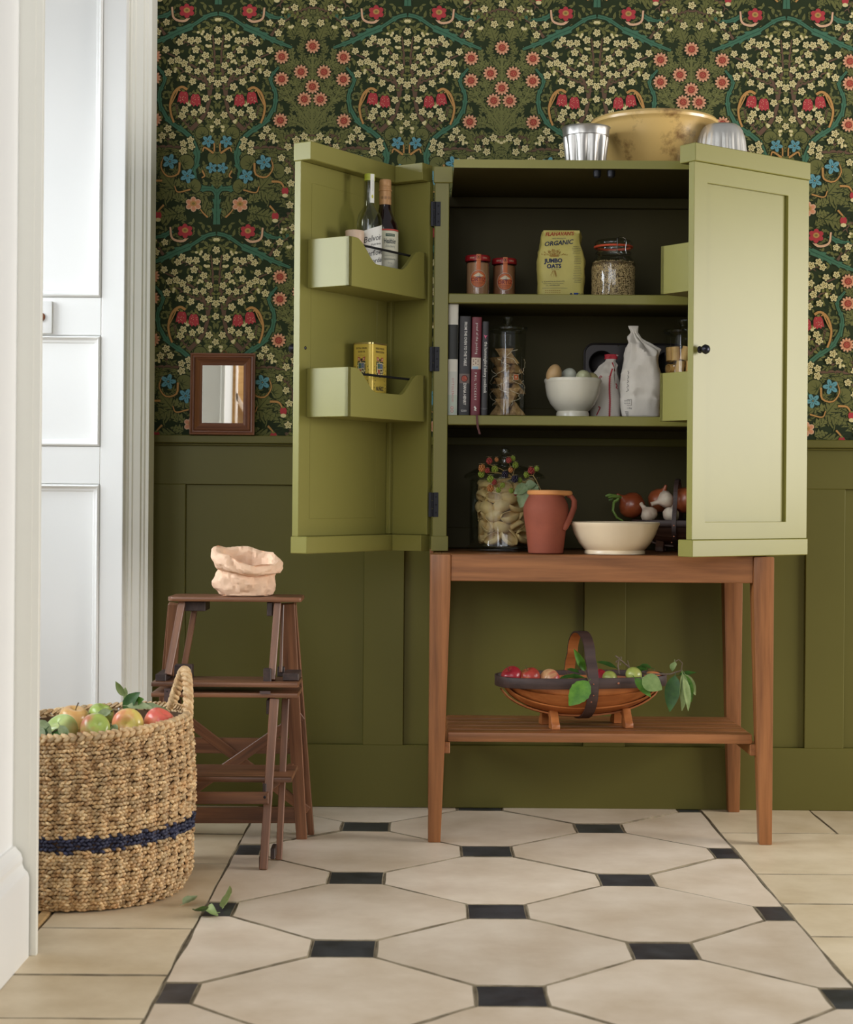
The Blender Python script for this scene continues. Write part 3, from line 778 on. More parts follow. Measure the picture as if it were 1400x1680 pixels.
# ================================================================== THINGS ON TOP OF THE CUPBOARD
TIN = mat('brushed_aluminium', C(190, 187, 182), 0.42, 1.0, var=0.08, vscale=20, bump=0.06, bscale=90)
TINW = mat('whitened_aluminium', C(224, 220, 212), 0.38, 0.75, var=0.05, vscale=20)
YEL = mat('honey_slipware', C(216, 180, 112), 0.32, coat=0.4)
def stained(m, dark, scale, lo, hi, amount=0.85):
    """adds worn brown stains with a shape of their own"""
    nt = m.node_tree; N = nt.nodes; L = nt.links; b = N['Principled BSDF']
    tc = N.new('ShaderNodeTexCoord'); n = N.new('ShaderNodeTexNoise'); n.inputs['Scale'].default_value = scale; n.inputs['Detail'].default_value = 9; n.inputs['Roughness'].default_value = 0.7
    L.new(tc.outputs['Object'], n.inputs['Vector'])
    r = N.new('ShaderNodeValToRGB'); r.color_ramp.elements[0].position = lo; r.color_ramp.elements[1].position = hi
    r.color_ramp.elements[0].color = (0, 0, 0, 1); r.color_ramp.elements[1].color = (amount, amount, amount, 1)
    mx = N.new('ShaderNodeMixRGB'); mx.inputs[1].default_value = b.inputs['Base Color'].default_value; mx.inputs[2].default_value = dark
    L.new(n.outputs[0], r.inputs[0]); L.new(r.outputs[0], mx.inputs[0]); L.new(mx.outputs[0], b.inputs['Base Color'])
stained(YEL, C(122, 82, 42), 9, 0.54, 0.66)
def at(px, py, Y, z=None):
    p = P(px, py, Y)
    if z is not None: p.z = z
    return p
ZTOP = TZ1 + .0006
def one(name, mb, mats, label, cat, loc, group=None, bev=0, smooth=40, rz=0):
    o = obj(name, mb, mats, None, None, T(loc) @ Matrix.Rotation(rz, 4, 'Z'), bev, smooth)
    return props(o, label, cat, group)
# fluted tin, standing upright
p = at(961.5, 236, 4.69, ZTOP)
fl = lambda a, t, z: 1 + (0.15 * (abs(math.cos(5 * a)) - 0.6) * min(1, max(.15, (.100 - z) / .03)) if z < 0.1 and z > .002 else 0.0)
m = MB().lathe([(.001, .001), (.046, .001), (.050, .004), (.0565, .06), (.0595, .078), (.0602, .0845), (.0572, .0855), (.0605, .087), (.0632, .106), (.0655, .109), (.0665, .1105), (.065, .111), (.0615, .106), (.058, .088), (.055, .06), (.048, .008), (.001, .006)], 80, rmod=fl)
one('fluted_mould', m, TIN, 'silver fluted tin mould standing upright in front of the yellow bowl', 'mould', p)
# wide yellow bowl
p = at(1073, 220, 4.84, ZTOP)
m = MB().lathe([(.001, .0), (.098, .0), (.104, .004), (.118, .03), (.140, .075), (.158, .118), (.164, .136), (.168, .142), (.177, .147), (.1785, .154), (.174, .161), (.166, .164), (.160, .160), (.155, .145), (.135, .08), (.105, .03), (.05, .014), (.001, .012)], 72)
one('mixing_bowl', m, YEL, 'wide honey yellow bowl with brown stains on top of the cupboard', 'bowl', p)
# upturned jelly mould
p = at(1184, 226, 4.74, ZTOP)
fl2 = lambda a, t, z: 1 + (0.075 * (abs(math.cos(12 * a)) - 0.6) * min(1, (.105 - z) / .012 if z < .105 else 0))
m = MB().lathe([(.0745, 0), (.0765, .002), (.0745, .006), (.072, .012), (.068, .05), (.064, .085), (.0625, .098), (.0605, .105), (.0575, .115), (.051, .125), (.042, .1315), (.033, .133), (.018, .130), (.001, .128)], 120, rmod=fl2)
m.lathe([(.0715, .001), (.068, .014), (.060, .09), (.05, .12), (.001, .124)], 48)
one('jelly_mould', m, TINW, 'pale upturned fluted jelly mould behind the right cupboard door', 'mould', p)
# ================================================================== UPPER SHELF
Z1 = S1 + .0006
LIDR = mat('red_enamel_lid', C(158, 32, 38), 0.3, var=0.05)
TUNA = mat('tuna_in_oil', C(196, 148, 110), 0.5, 0, 0, 1, C(160, 108, 74), 0.2, 12, stretch=(40, 40, 3))
LORA = mat('orange_label', C(216, 118, 62), 0.5); LRED = mat('dark_red_print', C(130, 22, 42), 0.5); LCRM = mat('cream_print', C(232, 212, 180), 0.5); LBLU = mat('navy_print', C(40, 48, 100), 0.5)
tuna_label = {0: 'red-lidded jar of pale fish with orange oval label, left of the two', 1: 'red-lidded jar of darker fish standing between the first jar and the oat bag'}
TUNA2 = mat('darker_tuna', C(172, 116, 82), 0.5, 0, 0, 1, C(132, 82, 54), 0.2, 12, stretch=(40, 40, 3))
for k, (px, Y) in enumerate(((784, 4.805), (827.5, 4.862))):
    p = at(px, 450, Y, Z1)
    j = thing('fish_jar', tuna_label[k], 'jar', p, 0, 'jars of fish on the upper shelf')
    R = .0325; Hh = .1155
    obj('contents', MB().lathe([(.001, .003), (.0295, .003), (.0305, .008), (.0305, .092), (.028, .095), (.001, .095)], 36), TUNA2 if k else TUNA, j)
    obj('glass_body', MB().lathe([(.001, 0), (.029, 0), (.0322, .003), (R, .008), (R, .094), (.0315, .098), (.031, .104)], 40), GLASS, j)
    lid = MB().lathe([(.0335, .0985), (.0352, .100), (.0352, .110), (.0335, .1145), (.030, Hh), (.001, Hh)], 48)
    obj('lid', lid, LIDR, j)
    lb = MB(); cm = cyl_map(R + .0006, 0, 0, 0, -math.pi / 2 + .04)
    cmm = lambda dr: cyl_map(R + .0006 + dr, 0, 0, 0, -math.pi / 2 + .04)
    decal(lb, rect(.0125, .068, 0, .082, 6), cmm(0), 0); lbz = .048
    def disc(rx, ry, dr, mi):
        n = 24; N2 = 6
        vs = []; fs = []
        for i in range(n + 1):
            x = -rx + 2 * rx * i / n; h = ry * math.sqrt(max(0, 1 - (x / rx) ** 2)); vs += [(x, lbz - h), (x, lbz + h)]
        for i in range(n): fs.append((2 * i, 2 * i + 2, 2 * i + 3, 2 * i + 1))
        decal(lb, (vs, fs), cmm(dr), mi)
    disc(.0238, .0245, .0002, 2); disc(.0228, .0235, .0004, 1); disc(.0215, .0222, .0006, 0)
    # white sail-like emblem, name and words
    def columns(lo, hi, x0, x1, dr, mi, n=14):
        vs = []
        for i in range(n + 1): x = x0 + (x1 - x0) * i / n; vs += [(x, lo(x) + lbz), (x, hi(x) + lbz)]
        decal(lb, (vs, [(2 * i, 2 * i + 2, 2 * i + 3, 2 * i + 1) for i in range(n)]), cmm(dr), mi)
    columns(lambda x: .0045 + .004 * abs(x) / .0155, lambda x: .0175 - .009 * abs(x) / .0155, -.0155, .0155, .0009, 2)
    columns(lambda x: .0048 + .0002 * abs(x) / .006, lambda x: .0066, -.006, .007, .0011, 3, 6)
    decal(lb, ([(.002, .007 + lbz), (.0032, .007 + lbz), (.0030, .0145 + lbz)], [(0, 1, 2)]), cmm(.0011), 3)
    vs, fs = txt('ORTIZ', .0148, 0, 1.0, 1.0, .0002); decal(lb, (vs, fs), cmm(.0012), 1, (0, lbz - .002))
    vs, fs = txt('TONNO', .0066, 0, 1.1, 1.15); decal(lb, (vs, fs), cmm(.0012), 1, (0, lbz - .0115))
    vs, fs = txt('BONITO', .0036, 0, 1.2, 1.1); decal(lb, (vs, fs), cmm(.0012), 1, (0, lbz - .0168))
    # seal running up over the lid
    cl = cyl_map(.0358, 0, 0, 0, -math.pi / 2 + .04); decal(lb, rect(.0125, .017, 0, .107, 6), cl, 0); decal(lb, oval(.0055, .0055, 16, 0, .108), cyl_map(.0361, 0, 0, 0, -math.pi / 2 + .04), 1)
    decal(lb, oval(.0042, .0042, 14, 0, .108), cyl_map(.0363, 0, 0, 0, -math.pi / 2 + .04), 0); decal(lb, oval(.0022, .0022, 10, 0, .108), cyl_map(.0365, 0, 0, 0, -math.pi / 2 + .04), 4)
    cw = cyl_map(.0356, 0, 0, 0, -math.pi / 2 + .04)
    for s, dx in (('SERIE', -.019), ('ORO', .019)): decal(lb, txt(s, .0058, 0, 1.1), cw, 2, (dx, .106))
    obj('label', lb, [LORA, LRED, LCRM, LBLU, INK], j, smooth=None)
# ---- soft bags ----------------------------------------------------
def sack(rings, n=44, crease=.004, cs=16, seed=0, mi=0, flip=1):
    """rings: (z, cx, cy, rx, ry, squareness, crease factor); closed soft body with paper creases"""
    from bisect import bisect
    out = MB(); vs = []; K = []
    zs = [r[0] for r in rings]
    m = 40
    prof = []
    for i in range(m + 1):
        t = i / m * (len(rings) - 1); a = int(min(t, len(rings) - 2)); f = t - a
        f = f * f * (3 - 2 * f) * .5 + f * .5
        prof.append([rings[a][q] * (1 - f) + rings[a + 1][q] * f for q in range(7)])
    for z, cx, cy, rx, ry, e, cf in prof:
        for k in range(n):
            a = 2 * math.pi * k / n; c, s = math.cos(a), math.sin(a)
            x = math.copysign(abs(c) ** (2 / e), c); y = math.copysign(abs(s) ** (2 / e), s)
            q = Vector((x * rx * cs + seed, y * ry * cs + seed * .7, z * cs * .8))
            d = abs(noise.noise(q)) * 1.6 - .35 + .5 * abs(noise.noise(q * 2.3 + Vector((4, 2, 9)))) - .12
            d = -d * crease * cf
            rr = 1 + d / max(rx, .012) + (.16 * (cf - 1.15) * math.cos(9 * a + seed + 12 * z) if cf > 1.15 else 0)
            vs.append((cx + x * rx * rr, cy + y * ry * rr * 1.0, z))
    fs = []
    for i in range(m):
        for k in range(n): fs.append((i * n + k, i * n + (k + 1) % n, (i + 1) * n + (k + 1) % n, (i + 1) * n + k))
    fs.append(tuple(range(n - 1, -1, -1))); fs.append(tuple(m * n + k for k in range(n)))
    return out.add(vs, fs, mi)
def bvh(mb): return BVHTree.FromPolygons([Vector(v) for v in mb.v], mb.f)
def front_map(tree, off, dirv=Vector((0, 1, 0))):
    right = Vector((0, 0, 1)).cross(-dirv)
    def f(x, y):
        o = right * x + Vector((0, 0, y)) - dirv * .5
        h = tree.ray_cast(o, dirv)[0]
        h = h if h is not None else right * x + Vector((0, 0, y))
        return tuple(h - dirv * off)
    return f
def dense(shape, step):
    """splits a flat shape's rectangles so that they follow a curved surface"""
    return shape
# oat bag
OATP = mat('yellow_oat_paper', C(204, 190, 104), 0.55, var=0.04, vscale=30)
PRR = mat('red_print', C(176, 44, 40), 0.6); PRN = mat('navy_ink', C(30, 42, 74), 0.6); PRG = mat('wheat_gold_print', C(160, 122, 44), 0.6); PRB = mat('blue_flag_print', C(34, 66, 140), 0.6)
p = at(920, 430, 4.83, Z1)
b = thing('oat_bag', 'yellow paper bag of jumbo oats with folded top on the upper shelf', 'bag', p)
rg = [(.0, 0, 0, .058, .030, 5, .2), (.006, 0, 0, .063, .036, 5, .4), (.05, .001, 0, .0655, .040, 4.2, .7), (.105, .001, .0, .0665, .041, 3.8, 1), (.130, -.001, .0, .061, .038, 4, 1.2), (.150, -.002, -.002, .055, .031, 4.5, 1.2),
      (.172, -.002, -.004, .053, .025, 5, 1), (.186, .000, -.005, .052, .018, 6, .8), (.189, .000, -.002, .047, .011, 6, .4)]
body = sack(rg, 56, .0045, 26, 3.1)
tr = bvh(body)
dv = Vector((0, 1, 0)); mp0 = lambda o: front_map(tr, o)
lb = MB(); fm = mp0(.0009)
sk_ = .055
def tline(s, size, x, y, mi, shear=.25, sx=1, rot=sk_, sp=1.0, bold=0):
    vs, fs = txt(s, size, shear, sx, sp, bold); vs = rot2(vs, rot, x, y); decal(lb, (vs, fs), fm, mi)
tline("FLAHAVAN'S", .0150, -.006, .1775, 1, .3, .95, .04, .95, .0003)
tline('100% Wholegrain', .0056, -.008, .1648, 2)
tline('ORGANIC', .0178, -.009, .1515, 2, .3, .98, .10, 1, .0005)
tline('JUMBO', .0155, -.0225, .1015, 2, 0, 1.0, .03, 1, .0008); tline('OATS', .0155, -.021, .0865, 2, 0, 1.0, .03, 1, .0008)
tline('GENTLY MILLED', .0030, -.018, .0775, 2, 0)
tline('E. FLAHAVAN & SONS LTD', .0048, -.0225, .0445, 2, 0, 1.1, .02); tline('KILMACTHOMAS, WATERFORD, IRELAND', .0027, -.022, .0390, 2, 0, 1.1, .02); tline('CO. WATERFORD', .0048, -.0235, .0340, 2, 0, 1.0, .02)
decal(lb, rect(.070, .0006, -.018, .0265, 8), fm, 2)
r2 = random.Random(5)
for k in range(46):      # wheat sheaf
    a = r2.uniform(-1.25, 1.25); l = r2.uniform(.012, .026); x0 = -.020 + r2.uniform(-.008, .008); y0 = .113
    e = (x0 + l * math.sin(a) * 1.2, y0 + .019 * math.cos(a) * r2.uniform(.7, 1.1))
    d = Vector((e[0] - x0, e[1] - y0)).normalized() * .0006
    lb.add([fm(x0 - d.y, y0 + d.x), fm(e[0], e[1]), fm(x0 + d.y, y0 - d.x)], [(0, 1, 2)], 3)
    decal(lb, oval(.0026, .001, 6, e[0], e[1], math.pi / 2 - a), mp0(.0012), 3)
for k in range(16):
    a = r2.uniform(-.4, .4); x0 = -.020 + a * .01
    lb.add([fm(x0 - .0007, .075), fm(x0 + .0007, .075), fm(x0 + a * .028, .056)], [(0, 1, 2)], 3)
for k in range(22):
    y = .142 - k * .0047
    if k in (5, 11): continue
    wd = r2.uniform(.018, .028); n = int(wd / .003); 
    for q in range(n): decal(lb, rect(.0021, .0011, .046 - wd / 2 + q * .003 - .003 * (k < 5), y), fm, 2)
for k in range(3):
    for q in range(8): decal(lb, rect(.0035, .002, -.043 + q * .0055, .020 - k * .006), fm, 3)
decal(lb, oval(.0042, .0042, 14, .027, .0095), fm, 2); decal(lb, rect(.013, .0088, .0405, .0098, 3), fm, 4)
for k in range(3): decal(lb, oval(.0038, .0038, 14, .0545 - .0 + k * .0001 + (k - 1) * .0085 + .003, .0095), fm, 2); decal(lb, oval(.0025, .0025, 12, .0545 + (k - 1) * .0085 + .003, .0095), mp0(.0013), 0)
obj('bag_body', body, OATP, b, smooth=50)
fold = MB()
fold.add([(-.050, -.022, .1885), (.050, -.024, .1885), (.056, .006, .1885), (-.046, .010, .1885), (-.050, -.0225, .180), (.0505, -.0245, .180), (.060, .008, .176), (.056, .014, .150), (.050, -.020, .150)],
         [(0, 1, 2, 3), (0, 4, 5, 1), (1, 5, 6, 2), (5, 8, 7, 6)])
obj('folded_flap', fold, OATP, b, smooth=None)
obj('lettering', lb, [OATP, PRR, PRN, PRG, PRB], b, smooth=None)
# clip jar of grain
SEAL = mat('orange_rubber_seal', C(208, 84, 52), 0.5)
WIRE = mat('clip_wire', C(190, 190, 188), 0.25, 1)
GRAIN = mat('toasted_grain', C(206, 176, 128), 0.6, island=0.3)
GRAINB = mat('grain_mass', C(122, 94, 58), 0.8, 0, 0, 150, C(70, 52, 32), 0.5, 260)
p = at(1006.5, 440, 4.82, Z1)
j = thing('clip_jar', 'glass clip-top jar of grain with an orange rubber seal', 'jar', p)
jp = [(.001, .0), (.056, .0), (.0605, .003), (.062, .009), (.062, .092), (.060, .102), (.053, .112), (.049, .117), (.0482, .124), (.050, .127), (.0482, .130), (.0482, .139), (.051, .142)]
obj('glass_body', MB().lathe(jp, 48), GLASS2, j)
obj('lid', MB().lathe([(.051, .1475), (.0525, .150), (.0525, .156), (.050, .160), (.044, .163), (.030, .1655), (.001, .166)], 48), GLASS2, j)
obj('seal', MB().lathe([(.049, .1415), (.0535, .142), (.0545, .1445), (.0535, .147), (.049, .1475), (.049, .1415)], 48), SEAL, j)
a0 = -math.pi / 2 + .32
wr = MB()
for da in (-.24, .24):
    a = a0 + da; R = lambda r: (r * math.cos(a), r * math.sin(a))
    pts = [(*R(.048), .164), (*R(.0545), .161), (*R(.057), .150), (*R(.0545), .140), (*R(.0535), .128), (*R(.057), .121), (*R(.0555), .131), (*R(.053), .140)]
    wr.tube(pts, .0011, 6)
pa = lambda r, da, z: (r * math.cos(a0 + da), r * math.sin(a0 + da), z)
wr.tube([pa(.0545, -.24, .161), pa(.0515, -.1, .166), pa(.0515, .1, .166), pa(.0545, .24, .161)], .0011, 6)
wr.tube([pa(.055, -.24, .121), pa(.058, -.1, .117), pa(.058, .1, .117), pa(.055, .24, .121)], .0011, 6)
wr.tube([pa(.054, -.12, .111), pa(.065, -.15, .102), pa(.0655, 0, .0985), pa(.065, .15, .102), pa(.054, .12, .111)], .0011, 6)
wr.tube([(.0495 * math.cos(t), .0495 * math.sin(t), .128) for t in [2 * math.pi * i / 36 for i in range(36)]], .001, 6, closed=True)
obj('wire_clip', wr, WIRE, j)
gm = MB().lathe([(.001, .004), (.052, .004), (.057, .007), (.0592, .012), (.0592, .090), (.056, .0985), (.045, .1005), (.001, .103)], 40)
r3 = random.Random(8)
def grain(c, d, t):
    d = Vector(d).normalized(); s = d.orthogonal().normalized(); q = d.cross(s); c = Vector(c)
    gm.add([c - d * t * 1.5, c + s * t * .8, c + q * t * .8, c - s * t * .8, c - q * t * .8, c + d * t * 1.5], [(0, 2, 1), (0, 3, 2), (0, 4, 3), (0, 1, 4), (5, 1, 2), (5, 2, 3), (5, 3, 4), (5, 4, 1)], 1)
for k in range(2300):
    a = r3.uniform(math.pi, 2 * math.pi) + r3.uniform(-.3, .3); z = r3.uniform(.006, .097); R = .0592 if z < .088 else .0592 - (z - .088) * .5
    grain((R * math.cos(a), R * math.sin(a), z), (-math.sin(a) * r3.uniform(-1, 1), math.cos(a) * r3.uniform(-1, 1), r3.uniform(-1, 1)), r3.uniform(.0016, .0023))
for k in range(500):
    a = r3.uniform(0, 6.28); R = .056 * math.sqrt(r3.random()); grain((R * math.cos(a), R * math.sin(a), .101 + r3.uniform(-.001, .002)), (r3.uniform(-1, 1), r3.uniform(-1, 1), .2), .002)
g_ = obj('grain', gm, [GRAINB, GRAIN], j, smooth=None); g_['kind'] = 'stuff'
# ================================================================== MIDDLE SHELF
Z2 = S2 + .0006
PAGES = mat('book_pages', C(224, 216, 196), 0.8)
def book(label, x0, x1, y0, h, tilt, covers, spine_fn, depth=.20):
    wd = x1 - x0
    b = thing('cookbook', label, 'book', ((x0 + x1) / 2, y0, Z2), 0, 'cookbooks on the middle shelf')
    b.rotation_euler = (0, tilt, 0)
    m = MB().box(-wd / 2, -wd / 2 + .0022, 0, depth, 0, h).box(wd / 2 - .0022, wd / 2, 0, depth, 0, h)
    n = 8; k0 = [(-wd / 2 * math.cos(math.pi * i / n) , -.0035 * math.sin(math.pi * i / n)) for i in range(n + 1)]
    m.prism(k0 + [(wd / 2, .002), (-wd / 2, .002)], 0, h, lambda a, c, z: (a, c, z))
    obj('cover', m, covers, b, smooth=40)
    obj('pages', MB().box(-wd / 2 + .0024, wd / 2 - .0024, .004, depth - .004, .003, h - .003), PAGES, b)
    lb = MB(); mats = spine_fn(lb, wd, h)
    obj('spine_print', lb, mats, b, smooth=None)
    return b
def sp(lb, wd):
    def f(o):
        return lambda x, y: (x, -.0035 * math.sqrt(max(0, 1 - (2 * x / wd) ** 2)) - o, y)
    return f
def vtext(lb, s, size, cx, cz, f, mi, sx=1, sp_=1, bold=0, shear=0):
    vs, fs = txt(s, size, shear, sx, sp_, bold); decal(lb, (rot2(vs, -math.pi / 2, cx, cz), fs), f, mi)
BWHITE = mat('white_book_cloth', C(224, 219, 206), 0.6); BCHAR = mat('charcoal_book_cloth', C(58, 56, 58), 0.55); BMAR = mat('maroon_book_cloth', C(116, 46, 56), 0.5); BGR = mat('dark_grey_book_cloth', C(54, 52, 54), 0.5)
BBLK = mat('black_band', C(40, 40, 36), 0.5); BPALE = mat('pale_green_band', C(188, 198, 184), 0.5); BPINK = mat('pink_bird', C(220, 90, 130), 0.5); BTERR = mat('roast_picture', C(150, 60, 36), 0.5); BSKY = mat('pale_blue_picture', C(150, 180, 200), 0.5)
def bx(px, Y): return P(px, 600, Y).x
Yb = 4.727
def sp_white(lb, wd, h):
    f = sp(lb, wd); W_ = wd * .98
    decal(lb, rect(W_, .094, 0, h - .0555 - .047, 8), f(.0004), 0); decal(lb, rect(W_, .118, 0, .0595, 8), f(.0004), 1)
    decal(lb, rect(W_, .05, 0, .03, 8), f(.0006), 3)
    vtext(lb, 'OTTOLENGHI', .0088, .001, .068, f(.0009), 2, 1, 1.25)
    for k in range(2): decal(lb, oval(.0042, .0038, 12, .0, .016 - k * .009 + .004), f(.0009), 2)
    for k in range(2): decal(lb, oval(.0028, .0024, 12, .0, .016 - k * .009 + .004), f(.0011), 1)
    return [BBLK, mat('pearl_grey_band', C(206, 206, 196), .5), mat('coral_ink', C(196, 112, 104), .6), BPALE]
def sp_oven(lb, wd, h):
    f = sp(lb, wd)
    vtext(lb, 'FROM THE OVEN TO THE TABLE', .0102, .001, h - .075, f(.0006), 0, .80, 1.0, .0002)
    decal(lb, rect(wd * .9, .026, 0, .1, 6), f(.0004), 1); decal(lb, oval(.0095, .0098, 18, 0, .1), f(.0007), 2); decal(lb, oval(.0078, .008, 18, 0, .1), f(.0009), 3)
    r = random.Random(2)
    for k in range(12): decal(lb, oval(.0013, .0011, 6, r.uniform(-.005, .005), .1 + r.uniform(-.005, .005)), f(.0012), 4 if k % 3 else 2)
    vtext(lb, 'DIANA HENRY', .0110, .001, .058, f(.0006), 0, .82, 1.0, .0002)
    vtext(lb, 'MITCHELL', .0038, .003, .0135, f(.0006), 0) if False else decal(lb, (rot2(txt('MITCHELL\nBEAZLEY', .0036)[0], 0, 0, .012), txt('MITCHELL\nBEAZLEY', .0036)[1]), f(.0006), 0)
    return [INKW, mat('slate_picture', C(110, 96, 90), .5), mat('dark_pan', C(70, 30, 24), .5), BTERR, mat('cherry', C(196, 92, 60), .5)]
def sp_pud(lb, wd, h):
    f = sp(lb, wd)
    vtext(lb, 'proof of the pudding', .0092, .001, h - .0585, f(.0006), 0, .82, 1.3)
    decal(lb, rect(wd * .96, .031, 0, h - .126, 6), f(.0004), 1); decal(lb, rect(wd * .6, .007, -.002, h - .138, 4), f(.0006), 2)
    for k in range(9): decal(lb, oval(.0016, .0014, 6, -.007 + (k % 3) * .006, h - .117 - (k // 3) * .006 + (k % 2) * .002), f(.0007), 3)
    vtext(lb, 'PHIL VICKERY', .0088, -.001, .079, f(.0006), 0, .9, 1.6)
    decal(lb, ([(-.004, .022), (-.001, .026), (.004, .018), (.001, .017), (.004, .012), (-.004, .014), (-.001, .018)], [(0, 1, 6), (1, 2, 3, 6), (6, 3, 4, 5)]), f(.0006), 0)
    return [INKW, mat('lattice_picture', C(206, 190, 170), .5), BSKY, mat('berry_dots', C(96, 50, 44), .5)]
BIRD = MB()
def sp_hum(lb, wd, h):
    f = sp(lb, wd)
    vtext(lb, 'the hummingbird bakery cookbook', .0122, .0012, h - .125, f(.0006), 0, .80, 1.0, .0001)
    z = h - .040
    decal(BIRD, ([(-.005, z + .005), (.0, z + .001), (.0055, z + .003), (.001, z - .003), (.002, z - .009), (-.002, z - .002)], [(0, 1, 5), (1, 2, 3), (1, 3, 4, 5)]), f(.0007), 0)
    decal(lb, (rot2(txt('RYLAND PETERS\n& SMALL', .0026)[0], 0, .0, .018), txt('RYLAND PETERS\n& SMALL', .0026)[1]), f(.0006), 2)
    return [INKW, BPINK, mat('grey_ink', C(150, 148, 146), .6)]
xs_ = [bx(733.5, Yb), bx(751.3, Yb), bx(770.5, Yb), bx(788.2, Yb), bx(799.5, Yb)]
book('tall white cookbook with a black band on its spine, first in the row', xs_[0] + .0006, xs_[1] - .001, 4.7235, .3015, .006, BWHITE, sp_white)
book('charcoal cookbook with white lettering and a round dish on its spine', xs_[1] + .0024, xs_[2] + .0006, Yb, .2695, .010, BCHAR, sp_oven)
b3 = book('maroon cookbook with spaced lettering and a ribbon marker', xs_[2] + .0030, xs_[3] + .0002, Yb, .2675, .012, BMAR, sp_pud)
rb = MB(); pts = [(.000, -.004, .0012), (.002, -.013, .001), (.004, -.029, .0004), (.0045, -.0315, -.012), (.0075, -.0315, -.034), (.013, -.0310, -.052)]
vs = []
for i, q in enumerate(pts): vs += [(q[0] - .0028, q[1], q[2]), (q[0] + .0028, q[1], q[2] + .0005)]
rb.add(vs, [(2 * i, 2 * i + 1, 2 * i + 3, 2 * i + 2) for i in range(len(pts) - 1)])
obj('ribbon_marker', rb, mat('brown_red_ribbon', C(92, 44, 40), .6), b3)
b4 = book('thin dark grey cookbook with a pink bird on its spine, beside the tea jar', xs_[3] + .0028, xs_[4] + .0012, Yb, .2555, .011, BGR, sp_hum)
obj('bird_emblem', BIRD, BPINK, b4, smooth=None)
# ---- tall lidded jars
def tall_jar(label, c, R, hb, htot):
    j = thing('storage_jar', label, 'jar', c, 0)
    obj('glass_body', MB().lathe([(.001, 0), (R - .006, 0), (R, .004), (R, hb - .008), (R - .002, hb - .003), (R + .001, hb)], 56), GLASS, j)
    lid = MB().lathe([(R - .012, hb - .006), (R - .006, hb + .001), (R + .004, hb + .002), (R + .0055, hb + .007), (R + .003, hb + .011), (R - .02, hb + .014), (.013, hb + .016), (.0105, hb + .020), (.011, hb + .026), (.016, hb + .032), (.0165, hb + .038), (.012, htot - .001), (.001, htot)], 48)
    obj('lid', lid, GLASS2, j)
    return j
p = at(832.5, 600, 4.815, Z2)
tj = tall_jar('tall lidded glass jar of tea bags next to the cookbooks', p, .0515, .238, .2775)
TEAB = mat('tea_bag', C(208, 170, 114), 0.7, 0, 0, 70, C(140, 102, 62), 0.4, 220, vdetail=6)
STRING = mat('cotton_string', C(222, 206, 176), 0.7)
tb = MB()
a_, hh = .031, .046
tv = [(-a_, -a_ * .6, 0), (a_, -a_ * .6, 0), (0, a_, 0), (0, 0, hh)]
tb.add(tv, [(0, 2, 1), (0, 1, 3), (1, 2, 3), (2, 0, 3)])
me_t = mesh('tea_bag', tb, smooth=None)
bm = bmesh.new(); bm.from_mesh(me_t); bmesh.ops.subdivide_edges(bm, edges=bm.edges, cuts=3, use_grid_fill=True)
for v in bm.verts:
    n_ = noise.noise(v.co * 60); v.co += v.co.normalized() * n_ * .003
    v.co.z += 0
bmesh.ops.smooth_vert(bm, verts=bm.verts, factor=.35, use_axis_x=True, use_axis_y=True, use_axis_z=True)
bm.to_mesh(me_t); bm.free()
r4 = random.Random(21)
k = 0
for layer, z in enumerate((.004, .034, .063, .092, .121, .146)):
    nn = 4 if layer < 5 else 2
    for q in range(nn):
        a = -math.pi / 2 + (q - .2) * 2 * math.pi / nn + layer * .8; R = .0205
        t = link('tea_bag', me_t, TEAB, None, T((p.x + R * math.cos(a), p.y + R * math.sin(a), Z2 + z)) @ Matrix.Rotation(r4.uniform(0, 6.28), 4, 'Z') @ Matrix.Rotation(r4.choice((0, 0, math.pi)) , 4, 'X') @ T((0, 0, -.0 )))
        if t.matrix_basis[2][2] < 0: t.matrix_basis = T((0, 0, hh)) @ t.matrix_basis
        props(t, 'brown pyramid tea bag in the tall glass jar by the cookbooks', 'tea bag', 'tea bags in the tall jar')
        if math.sin(a) < .2 and layer > 0:
            inv = t.matrix_basis.inverted()
            s0 = Vector((p.x + .049 * math.cos(a), p.y + .049 * math.sin(a), Z2 + z + .03)); pts = []
            for i in range(9):
                an = a + .30 * math.sin(i * .8 + k * 1.3) + .12 * math.sin(i * 2.3 + k) ; pts.append(inv @ Vector((p.x + .0488 * math.cos(an), p.y + .0488 * math.sin(an), Z2 + z + .038 - i * .0052)))
            obj('string', MB().tube(pts, .0008, 5), STRING, t)
        k += 1
tag = MB().box(-.0075, .0075, 0, .0008, -.008, .008).box(-.0066, .0066, -.0004, .0, -.0071, .0071, 1).box(-.002, .001, -.0007, -.0004, -.003, .003, 0)
tg = obj('tag', tag, [mat('cream_tag', C(230, 216, 190), .6), mat('orange_tag', C(210, 102, 56), .6)], tj, None, T((.0225, -.0448, .108)) @ Matrix.Rotation(.42, 4, 'Z'))
